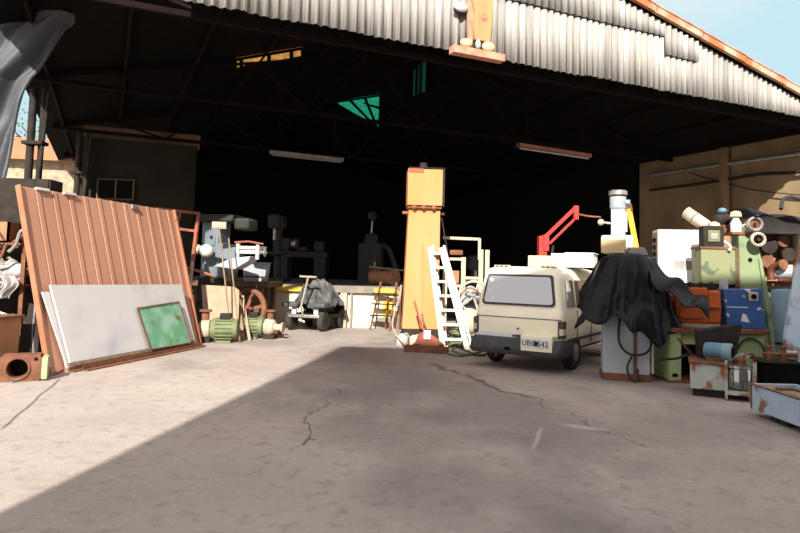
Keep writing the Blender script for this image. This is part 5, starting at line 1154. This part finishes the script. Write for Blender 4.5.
mb = MB(); mb.bx(-0.20, 0.16, -0.07, 0.0, 0.14, 0.30); obj('side_cover', mb, 'engine_orange', EN, bevel=0.015)
mb = MB(); mb.bx(-0.26, 0.42, -0.055, 0.02, 0.315, 0.345); obj('flange', mb, 'engine_orange', EN, bevel=0.006)
mb = MB(); mb.bx(0.22, 0.44, 0.0, 0.42, 0.06, 0.58); obj('gear_case', mb, 'engine_orange', EN, bevel=0.04)
mb = MB(); mb.bx(-0.42, -0.24, 0.04, 0.42, 0.08, 0.50); obj('bell_housing', mb, 'engine_orange', EN, bevel=0.05)
for x in (-0.20, -0.04, 0.12, 0.28): mb = MB(); mb.cyl((x, -0.03, 0.62), (x, -0.03, 0.70), 0.022, n=8); obj('stud', mb, 'dark_iron', EN)
mb = MB(); mb.bx(-0.24, 0.40, 0.05, 0.40, 0.60, 0.66); obj('head_gasket', mb, 'dark_iron', EN)
mb = MB(); mb.bx(-0.30, 0.42, 0.0, 0.45, 0, 0.06); obj('sump_rail', mb, 'lagging', EN)
BP = thing('machine_head', 'blue painted steel machine head with chipped paint on the green base', 'machine head', (5.36, 9.95, 0.832), R(-4))  # blue machine head set down on the green base
mb = MB(); mb.prism([(-0.26, 0.0), (0.31, 0.0), (0.27, 0.62), (-0.30, 0.60)], 0.0, 0.30); obj('body', mb, 'blue_paint', BP, bevel=0.012)
mb = MB(); mb.bx(0.06, 0.20, -0.02, 0.0, 0.43, 0.57); b = obj('boss', mb, 'cream_paint', BP, bevel=0.01)
mb = MB(); mb.cyl((0.13, -0.03, 0.50), (0.13, -0.015, 0.50), 0.04, n=14); obj('bore', mb, 'pit_black', b)
mb = MB(); mb.bx(-0.28, 0.05, -0.004, 0.0, 0.325, 0.337); obj('scratch', mb, 'plate_white', BP)
mb = MB(); mb.prism([(-0.06, 0.12), (0.07, 0.10), (0.02, 0.22), (-0.03, 0.24)], -0.004, 0.0); obj('scratch', mb, 'plate_white', BP, label='bare triangular paint chip')
mb = MB(); mb.cyl((-0.02, -0.02, 0.50), (-0.02, 0, 0.50), 0.025, n=10); obj('bolt', mb, 'pale_green', BP)
mb = MB(); mb.bx(-0.30, -0.22, 0.05, 0.2, 0.60, 0.76); obj('lug', mb, 'cab_grey', BP, bevel=0.006)

# green cabinet machine with the black electric box, and the green wedge pillar
GC = thing('gear_cabinet', 'moss green patched machine cabinet beside the white control unit', 'machine', (5.43, 10.95, 0), R(-6))
mb = MB(); mb.bx(-0.26, 0.28, 0.0, 0.40, 0, 1.50); obj('pedestal', mb, 'dark_iron', GC)
mb = MB(); mb.bx(-0.27, 0.29, -0.04, 0.42, 1.50, 2.10); obj('body', mb, 'moss_green', GC, bevel=0.012)
mb = MB(); mb.bx(0.29, 0.36, -0.03, 0.40, 1.46, 2.12); obj('side_chain_guard', mb, 'wood_dark', GC)
mb = MB(); mb.bx(-0.29, 0.30, -0.06, 0.44, 2.10, 2.14); obj('lid', mb, 'rust', GC)
EB = thing('electric_box', 'black electric control box on the moss green cabinet', 'electric box', (5.40, 10.98, 2.142), R(-6))
mb = MB(); mb.bx(-0.17, 0.17, 0.0, 0.25, 0, 0.36); obj('body', mb, 'motor_blue', EB, bevel=0.015)
bpy.context.view_layer.update()
EB.children[0].data.materials[0] = P('dark_iron')
mb = MB(); mb.bx(-0.10, 0.10, -0.02, 0.0, 0.08, 0.28); d = obj('cover', mb, 'pump_green', EB, bevel=0.01)
mb = MB(); mb.bx(-0.06, 0.06, -0.03, -0.02, 0.13, 0.23); obj('name_plate', mb, 'steel', d)
mb = MB(); mb.lathe([(0.10, 0), (0.09, 0.05), (0.03, 0.08)], (0.05, 0.12, 0.36), n=14); obj('cap', mb, 'cream_paint', EB)
mb = MB(); mb.tube([(0.17, 0.05, 0.10), (0.25, -0.05, 0.0), (0.20, -0.10, -0.08)], 0.03, 7, 4); obj('conduit', mb, 'cloth_white', EB)
a = at(686, 212, 11.85); c = at(706, 226, 11.6)
t = thing('lagged_pipe', 'short cream lagged pipe sticking up beside the white control unit', 'pipe', a); d = c - a
mb = MB(); mb.cyl((0, 0, 0), d * 1.1, 0.11, n=18); obj('lagging', mb, 'lagging', t)
mb = MB(); mb.cyl(-d.normalized() * 0.02, d.normalized() * 0.03, 0.085, n=16); obj('pipe_end', mb, 'dark_iron', t)
mb = MB(); mb.torus(d * 0.45, 0.112, 0.012, d); obj('band', mb, 'wood', t)
mb = MB(); mb.cyl(d * 1.05, V((d.x * 1.05, d.y * 1.05, -a.z)), 0.06, n=12); obj('riser', mb, 'dark_iron', t)
WC = thing('wedge_machine', 'tall pale green tapered machine pillar with a round hole', 'machine', (5.98, 10.95, 0), R(-4))
mb = MB(); mb.prism([(-0.18, 0), (0.50, 0), (0.44, 0.8), (0.16, 2.20), (0.0, 2.34), (-0.16, 2.36)], 0.0, 0.30); obj('body', mb, 'wedge_green', WC, bevel=0.012)
mb = MB(); mb.cyl((0.02, -0.012, 1.93), (0.02, 0.01, 1.93), 0.035, n=16); obj('hole', mb, 'pit_black', WC)
mb = MB(); mb.bx(-0.28, 0.10, -0.03, 0.40, 2.36, 2.40); obj('cap_plate', mb, 'rust', WC)
mb = MB(); mb.prism([(0.36, 0.3), (0.44, 0.3), (0.20, 1.95), (0.15, 1.95)], -0.03, 0.0); obj('rib', mb, 'wedge_green', WC)
for i, (x, z, r, lab, mt) in enumerate(((0.02, 2.53, 0.105, 'upper grey ring pulley on the green wedge pillar', 'steel'), (0.06, 2.27, 0.10, 'lower pale ring pulley on the green wedge pillar', 'lagging'))):
    t = thing('pulley', lab, 'pulley', WC.location + V((x, -0.16 - 0.02 * i, z)), R(-4), 'pulleys on the green wedge pillar')
    mb = MB(); mb.torus((0, 0, 0), r, 0.028, (0.15, 1, 0), 30, 8, 1.8); obj('rim', mb, mt, t)
    mb = MB(); mb.cyl((0, 0.0, 0), (0, 0.03, 0), r * 0.85, n=22); obj('web', mb, 'rust' if i == 0 else 'pit_black', t)
    mb = MB(); mb.cyl((0, -0.04, 0), (0, 0.16, 0), 0.03, n=10); obj('shaft', mb, 'dark_iron', t)
t = thing('oil_pump', 'small white hand pump with a yellow cap on top of the green wedge pillar', 'pump', (5.80, 11.02, 2.402))
mb = MB(); mb.lathe([(0.09, 0), (0.09, 0.16), (0.06, 0.20), (0.05, 0.26)], n=16); obj('body', mb, 'white_paint', t)
mb = MB(); mb.lathe([(0.07, 0), (0.10, 0.02), (0.08, 0.10), (0.02, 0.12)], (0, 0, 0.25), n=16); obj('cap', mb, 'sign_cream', t)
mb = MB(); mb.tube([(0.08, 0, 0.1), (0.18, -0.05, 0.12), (0.22, -0.05, 0.02)], 0.025, 7, 4); obj('spout', mb, 'cab_grey', t)
t = thing('motor', 'small black motor perched behind the white hand pump', 'motor', (5.72, 11.35, 2.402), R(20))
mb = MB(); mb.lathe([(0.04, -0.16), (0.10, -0.14), (0.11, 0.1), (0.07, 0.14)], (0, 0, 0.24), (1, 0, 0.2), 18); obj('body', mb, 'dark_iron', t)
mb = MB(); mb.bx(-0.1, 0.1, -0.1, 0.1, 0, 0.14); obj('mount', mb, 'rust', t)
mb = MB(); mb.ball((0.02, 0, 0.40), 0.08, (1, 1, 0.7)); obj('cap', mb, 'motor_blue', t)
# cream lathe body with its parts to the far right
LB = thing('cream_lathe', 'cream machine body with an open dark front behind the light blue cylinder', 'machine', (6.72, 11.05, 0), R(-8))
mb = MB(); mb.bx(-0.40, 0.62, 0.25, 0.85, 0, 1.55); obj('pedestal', mb, 'cream_paint', LB, bevel=0.02)
mb = MB(); mb.bx(-0.40, 0.20, 0.50, 0.85, 1.55, 2.40); obj('back_casing', mb, 'brown_box', LB)
mb = MB(); mb.bx(0.22, 0.60, 0.02, 0.70, 1.78, 2.42); obj('side_casing', mb, 'cream_paint', LB, bevel=0.02)
mb = MB(); mb.bx(-0.40, 0.60, 0.1, 0.86, 1.50, 1.58); obj('shelf', mb, 'rust', LB)
mb = MB(); mb.prism([(-0.42, 2.42), (0.66, 2.40), (0.50, 2.60), (-0.34, 2.72)], 0.05, 0.85); obj('top_cover', mb, 'white_paint', LB, bevel=0.02)
for i, (x, z, r, mt) in enumerate(((-0.22, 2.20, 0.14, 'dark_iron'), (0.02, 2.28, 0.10, 'rust'), (0.10, 2.05, 0.12, 'dark_iron'), (-0.25, 1.92, 0.11, 'rust'))):
    mb = MB(); mb.lathe([(r, 0), (r, 0.10), (r * 0.6, 0.14), (r * 0.6, 0.34)], (x, 0.20, z), (0, 1, 0), 18); obj('gear', mb, mt, LB)
mb = MB(); mb.tube([(-0.38, 0.05, 1.45), (-0.1, -0.1, 1.30), (0.2, -0.1, 1.28), (0.5, 0.1, 1.36)], 0.03, 8, 5); obj('hose', mb, 'black_rubber', LB)
mb = MB(); mb.tube([(-0.38, 0.05, 1.30), (0.0, -0.12, 1.17), (0.5, 0.0, 1.22)], 0.025, 8, 5); obj('hose', mb, 'black_rubber', LB)
t = thing('motor', 'blue-grey motor with a copper end lying on the cream machine body', 'motor', (6.66, 10.98, 1.60), R(-25))
mb = MB(); mb.lathe([(0.05, -0.2), (0.12, -0.18), (0.125, 0.08), (0.10, 0.12)], (0, 0, 0.14), (1, -0.2, 0.0), 20); obj('body', mb, 'cab_grey', t)
mb = MB(); mb.lathe([(0.125, 0.08), (0.13, 0.2), (0.06, 0.26)], (0, 0, 0.14), (1, -0.2, 0.0), 20); obj('end_bell', mb, 'copper', t)
mb = MB(); mb.bx(-0.14, 0.12, -0.09, 0.09, -0.02, 0.03); obj('foot', mb, 'rust', t)
t = thing('pipe_elbow', 'rusty pipe elbow beside the blue-grey motor', 'pipe', (6.42, 11.05, 1.60), 0)
mb = MB(); mb.tube([(0, 0, 0), (0, 0, 0.16), (0.04, -0.08, 0.24), (0.08, -0.2, 0.26)], 0.065, 12, 4); obj('elbow', mb, 'copper', t)
mb = MB(); mb.cyl((0.08, -0.19, 0.26), (0.085, -0.22, 0.262), 0.09, n=16); obj('flange', mb, 'rust', t)
def sheet_top(u, w):
    return V((-0.75 + 1.75 * u, -0.35 + 1.1 * w, 2.78 + 0.06 * math.sin(7 * u + 4 * w) - 0.12 * u + 0.03 * math.sin(23 * u + 2 * w) - 0.14 * (1 - w) ** 3 - 0.10 * max(0, u - 0.7) * 3))
mb = MB(); mb.grid(sheet_top, 40, 20); t = obj('tarpaulin', mb, 'black_tarp', solid=0.012, loc=(6.72, 11.05, 0)); tag(t, 'black plastic sheet spread over the cream machine at the right edge', 'tarpaulin')
mb = MB(); q = [at(781, 209, 11.6), at(783, 200, 11.7), at(789, 197, 11.8), at(800, 199, 12.2), at(830, 203, 12.6)]; mb.tube(q, 0.035, 8, 5); tag(obj('hose', mb, 'black_rubber'), 'black hose arching above the plastic sheet at the right edge', 'hose')
# light blue cylinder and pale blue rusty slab
t = thing('steel_cylinder', 'light blue steel cylinder standing behind the blue machine head', 'cylinder', (6.24, 10.35, 0), 0)
mb = MB(); mb.lathe([(0.17, 0), (0.17, 1.40), (0.15, 1.45), (0.05, 1.46)], (0.06, 0, 0), (-0.07, 0.02, 1), 24); obj('shell', mb, 'sky_blue', t)
mb = MB(); mb.torus((0.03, 0, 0.60), 0.175, 0.022, (-0.07, 0.02, 1)); obj('band', mb, 'dark_iron', t)
t = thing('steel_trestle', 'thin pale steel frame standing between cylinder and rusty slab', 'frame', (6.28, 9.95, 0), R(-5))
for a, c in (((-0.16, 0, 1.45), (0.14, 0, 0)), ((0.20, 0, 1.45), (0.24, 0, 0))): mb = MB(); mb.bar(a, c, 0.025, 0.025); obj('side_bar', mb, 'cream_paint', t)
for z in (1.44, 1.18): mb = MB(); mb.bar((-0.16 + (1.45 - z) * 0.2, 0, z), (0.20, 0, z), 0.025, 0.02); obj('cross_bar', mb, 'cream_paint', t)
mb = MB(); mb.prism([(-0.12, 1.16), (0.19, 1.16), (0.22, 0.05), (0.13, 0.05)], 0.012, 0.03); obj('back_panel', mb, 'motor_blue', t)
t = thing('steel_slab', 'pale blue rust-spotted steel slab leaning at the right edge', 'steel slab', (5.72, 9.25, 0), R(-8))
mb = MB(); mb.prism([(-0.18, 0.0), (0.75, 0.0), (0.80, 2.3), (0.22, 2.28), (-0.10, 0.85)], 0.0, 0.10, M.Rotation(R(-6), 4, 'X')); obj('slab', mb, 'pale_blue', t, bevel=0.008)
mb = MB(); mb.bx(-0.1, 0.75, -0.03, 0.0, 0.50, 0.56, M.Rotation(R(-6), 4, 'X')); obj('edge_rib', mb, 'rust', t)

# hydraulic power unit in front
HP = thing('hydraulic_unit', 'rusty pale painted hydraulic tank with a blue motor on top', 'hydraulic unit', (4.40, 8.98, 0), R(-24))
mb = MB(); mb.bx(-0.30, 0.16, -0.30, 0.42, 0.10, 0.44); obj('tank', mb, 'tank_paint', HP, bevel=0.012)
mb = MB(); mb.bx(-0.27, 0.40, -0.26, 0.40, 0.0, 0.10); obj('skid', mb, 'dark_iron', HP)
mb = MB(); mb.bx(-0.32, 0.18, -0.32, 0.44, 0.44, 0.465); obj('lid', mb, 'rust', HP)
mb = MB(); mb.lathe([(0.05, -0.15), (0.105, -0.13), (0.115, -0.08), (0.115, 0.10), (0.105, 0.16), (0.06, 0.17)], (0.02, -0.05, 0.60), (0.95, -0.3, 0), 24); mo = obj('motor', mb, 'motor_blue', HP)
mb = MB(); mb.lathe([(0.118, 0.10), (0.120, 0.20), (0.095, 0.22), (0.09, 0.215)], (0.02, -0.05, 0.60), (0.95, -0.3, 0), 24); obj('fan_cover', mb, 'sky_blue', mo)
mb = MB(); mb.cyl(V((0.02, -0.05, 0.60)) + V((0.95, -0.3, 0)).normalized() * 0.205, V((0.02, -0.05, 0.60)) + V((0.95, -0.3, 0)).normalized() * 0.224, 0.08, n=18); obj('fan_grille', mb, 'pit_black', mo)
mb = MB(); mb.bx(-0.10, 0.12, -0.14, 0.04, 0.465, 0.52); obj('motor_foot', mb, 'rust', HP)
mb = MB(); mb.lathe([(0.12, 0), (0.145, 0.03), (0.15, 0.24), (0.13, 0.28), (0.05, 0.30)], (0.30, -0.24, 0.14), n=24); obj('glass_reservoir', mb, 'tank_glass', HP)
mb = MB(); mb.lathe([(0.155, 0), (0.155, 0.03)], (0.30, -0.24, 0.42), n=24); obj('reservoir_rim', mb, 'chrome', HP)
mb = MB(); mb.bx(0.12, 0.48, -0.42, 0.0, 0.08, 0.13); obj('bracket', mb, 'tank_paint', HP)
for x, y in ((0.13, -0.40), (0.47, -0.40), (0.47, -0.02)): mb = MB(); mb.bx(x - 0.015, x + 0.015, y - 0.015, y + 0.015, 0.0, 0.52); obj('cage_post', mb, 'tank_paint', HP)
for i, pts in enumerate((((0.30, -0.24, 0.44), (0.36, -0.2, 0.58), (0.46, -0.1, 0.60), (0.52, 0.0, 0.48)), ((0.20, 0.1, 0.46), (0.34, 0.12, 0.56), (0.44, 0.06, 0.52)), ((-0.24, 0.3, 0.46), (-0.34, 0.2, 0.58), (-0.46, 0.05, 0.74)))):
    mb = MB(); mb.tube(pts, 0.016, 7, 5); obj('hydraulic_line', mb, ('copper', 'steel', 'rust')[i], HP)
mb = MB(); mb.bx(0.24, 0.40, 0.06, 0.22, 0.10, 0.50); obj('valve_block', mb, 'copper', HP, bevel=0.012)
mb = MB(); mb.tube([(-0.30, 0.36, 0.47), (-0.5, 0.25, 0.42), (-0.72, 0.15, 0.40)], 0.018, 7); obj('lever', mb, 'dark_iron', HP)
t = thing('steel_hood', 'dark rusty sheet-steel hood standing on the hydraulic tank', 'hood', HP.matrix_basis @ V((0.04, 0.27, 0.467)), R(-10))
mb = MB(); mb.prism([(-0.24, 0.0), (0.24, 0.04), (0.32, 0.50), (0.02, 0.44), (-0.26, 0.38)], -0.10, 0.12); obj('shell', mb, 'dark_iron', t, bevel=0.01)
mb = MB(); mb.bx(-0.2, -0.02, -0.115, -0.10, 0.05, 0.18); obj('flap', mb, 'rust', t)
# dark machine with copper pipes
DM = thing('valve_bench', 'low black machine bed with copper valves behind the pale blue trough', 'machine', (5.36, 8.72, 0), R(-14))
mb = MB(); mb.bx(-0.42, 0.9, -0.05, 0.42, 0.06, 0.48); obj('bed', mb, 'pit_black', DM, bevel=0.01)
mb = MB(); mb.bx(-0.44, 0.92, -0.08, 0.45, 0.0, 0.06); obj('skid', mb, 'dark_iron', DM)
mb = MB(); mb.bx(-0.44, 0.92, -0.07, 0.44, 0.48, 0.50); obj('top_plate', mb, 'dark_iron', DM)
mb = MB(); mb.tube([(-0.36, 0.10, 0.58), (0.0, 0.08, 0.59), (0.8, 0.1, 0.58)], 0.028, 8); obj('manifold', mb, 'copper', DM)
for x in (-0.28, -0.10, 0.10, 0.34, 0.56): mb = MB(); mb.lathe([(0.05, 0), (0.05, 0.10), (0.03, 0.12), (0.03, 0.17), (0.055, 0.18), (0.055, 0.20)], (x, 0.09, 0.50), n=12); obj('valve', mb, 'copper' if x != 0.10 else 'steel', DM)
mb = MB(); mb.lathe([(0.08, 0), (0.10, 0.02), (0.10, 0.26), (0.08, 0.28)], (0.18, 0.3, 0.60), (1, -0.1, 0), 18); obj('pump', mb, 'copper', DM)
mb = MB(); mb.bx(-0.02, 0.14, 0.2, 0.34, 0.50, 0.62); obj('gauge_block', mb, 'cab_grey', DM, bevel=0.02)
# pale blue trough in the right foreground
TR = thing('steel_trough', 'pale blue rusty steel trough lying at the right front corner', 'trough', (4.22, 7.72, 0), R(1))
def tb(x0, x1, y0, y1, z0, z1, nm, mt='trough_blue'): mb = MB(); mb.bx(x0, x1, y0, y1, z0, z1); obj(nm, mb, mt, TR, bevel=0.008)
tb(0, 0.03, -2.6, 0, 0.07, 0.37, 'side_wall'); tb(0.52, 0.55, -2.6, 0, 0.07, 0.37, 'side_wall')
tb(0.03, 0.52, -0.03, 0, 0.07, 0.37, 'end_wall'); tb(0.03, 0.52, -2.6, -2.57, 0.07, 0.37, 'end_wall')
tb(0.03, 0.52, -2.57, -0.03, 0.07, 0.10, 'bottom')
tb(0.05, 0.50, -0.6, -0.3, 0, 0.07, 'skid', 'dark_iron'); tb(0.05, 0.50, -2.2, -1.9, 0, 0.07, 'skid', 'dark_iron')
tb(-0.012, 0.0, -2.6, 0.01, 0.35, 0.375, 'rim', 'rust'); tb(-0.008, 0.03, -0.03, 0.008, 0.07, 0.375, 'corner', 'rust')
for i, (x, y, lab, mt) in enumerate(((0.18, -0.9, 'weathered board lying across the inside of the pale blue trough', 'wood'), (0.38, -1.1, 'rusty plank lying in the pale blue trough', 'rust'))):
    t = thing('plank', lab, 'plank', TR.location + V((x, y, 0.345)), R(3 - 5 * i)); mb = MB(); mb.bx(-0.08, 0.08, -0.75, 0.8, -0.02, 0.02); obj('board', mb, mt, t, smooth=False)
    mb = MB(); mb.bx(-0.09, 0.09, 0.45, 0.52, 0.02, 0.045); obj('cleat', mb, 'rust', t)
    mb = MB(); mb.bx(-0.05, 0.05, -0.6, -0.52, -0.243, -0.02); obj('support', mb, 'rust', t); mb = MB(); mb.bx(-0.05, 0.05, 0.6, 0.66, -0.243, -0.02); obj('support', mb, 'rust', t)
# bent rod in the opening of the green base
mb = MB(); mb.tube([gp(668, 381) + V((0.45, 0.1, 0.45)), gp(668, 381) + V((0.12, -0.15, 0.40))], 0.02, 7); tag(obj('steel_rod', mb, 'dark_iron'), 'black rod poking out of the opening of the green machine base', 'rod')
mb = MB(); mb.tube([V((4.60, 9.78, 0.68)), V((4.85, 9.68, 0.35)), V((5.08, 9.62, 0.02))], 0.022, 7); tag(obj('steel_tube', mb, 'steel'), 'thin grey tube slanting before the opening of the green base', 'tube')

# ================================================================== PAINTED WOODEN CUT-OUT ON THE CLADDING
def fac(px, py):
    d = ray(px, py); k = (B(0, -0.14, 0) - CAM).dot(BV) / d.dot(BV); p = CAM + d * k; q = p - BO
    return q.dot(BU), p.z
SG = thing('wooden_sign', 'orange painted wooden cut-out on a red board fixed to the corrugated cladding', 'sign')
SG.matrix_world = BM @ M.Translation((0, -0.16, 0))
def cut(name, pts, material, y0, y1, par=SG, bevel=0.006):
    mb = MB(); mb.prism([fac(*p) for p in pts], y0, y1); return obj(name, mb, material, par, bevel=bevel, smooth=False)
cut('base_board', [(451, 46), (502, 56), (502, 63), (451, 53.5)], 'sign_red', -0.10, 0.10)
bd = cut('plank_body', [(470, -22), (489, -22), (492, 4), (491, 22), (489, 43), (474, 40), (473, 28), (474, 14), (471, 0)], 'sign_orange', -0.03, 0.04)
c = fac(482.5, 17); mb = MB(); mb.lathe([(0.085, 0), (0.085, 0.012)], (c[0], -0.03, c[1]), (0, -1, 0), 20); kn = obj('knot', mb, 'sign_red', bd)
mb = MB(); mb.torus((c[0], -0.042, c[1]), 0.05, 0.012, (0, 1, 0), 20, 6); obj('knot_ring', mb, 'sign_orange', bd)
cut('side_board', [(466, -22), (471, -22), (471, 2), (474, 14), (472, 44), (468, 43)], 'sign_red', 0.0, 0.05)
for i, (x, y, rx) in enumerate(((465, 44, 0.135), (487, 48, 0.15))):
    c = fac(x, y); mb = MB(); mb.ball((c[0], -0.03, c[1]), rx, (1, 0.5, 0.72)); obj('rounded_block', mb, 'sign_cream', SG)
c = fac(477, 45); mb = MB(); mb.ball((c[0], -0.02, c[1]), 0.10, (0.6, 0.5, 1.0)); obj('centre_peg', mb, 'cab_grey', SG)
c = fac(460, 8); mb = MB(); mb.ball((c[0], -0.02, c[1]), 0.15, (1, 0.45, 0.65)); obj('rounded_block', mb, 'white_paint', SG, label='white rounded block')
mb = MB(); mb.ball((c[0] + 0.02, 0.03, c[1] - 0.04), 0.165, (1, 0.4, 0.62)); obj('backing_block', mb, 'ink', SG)
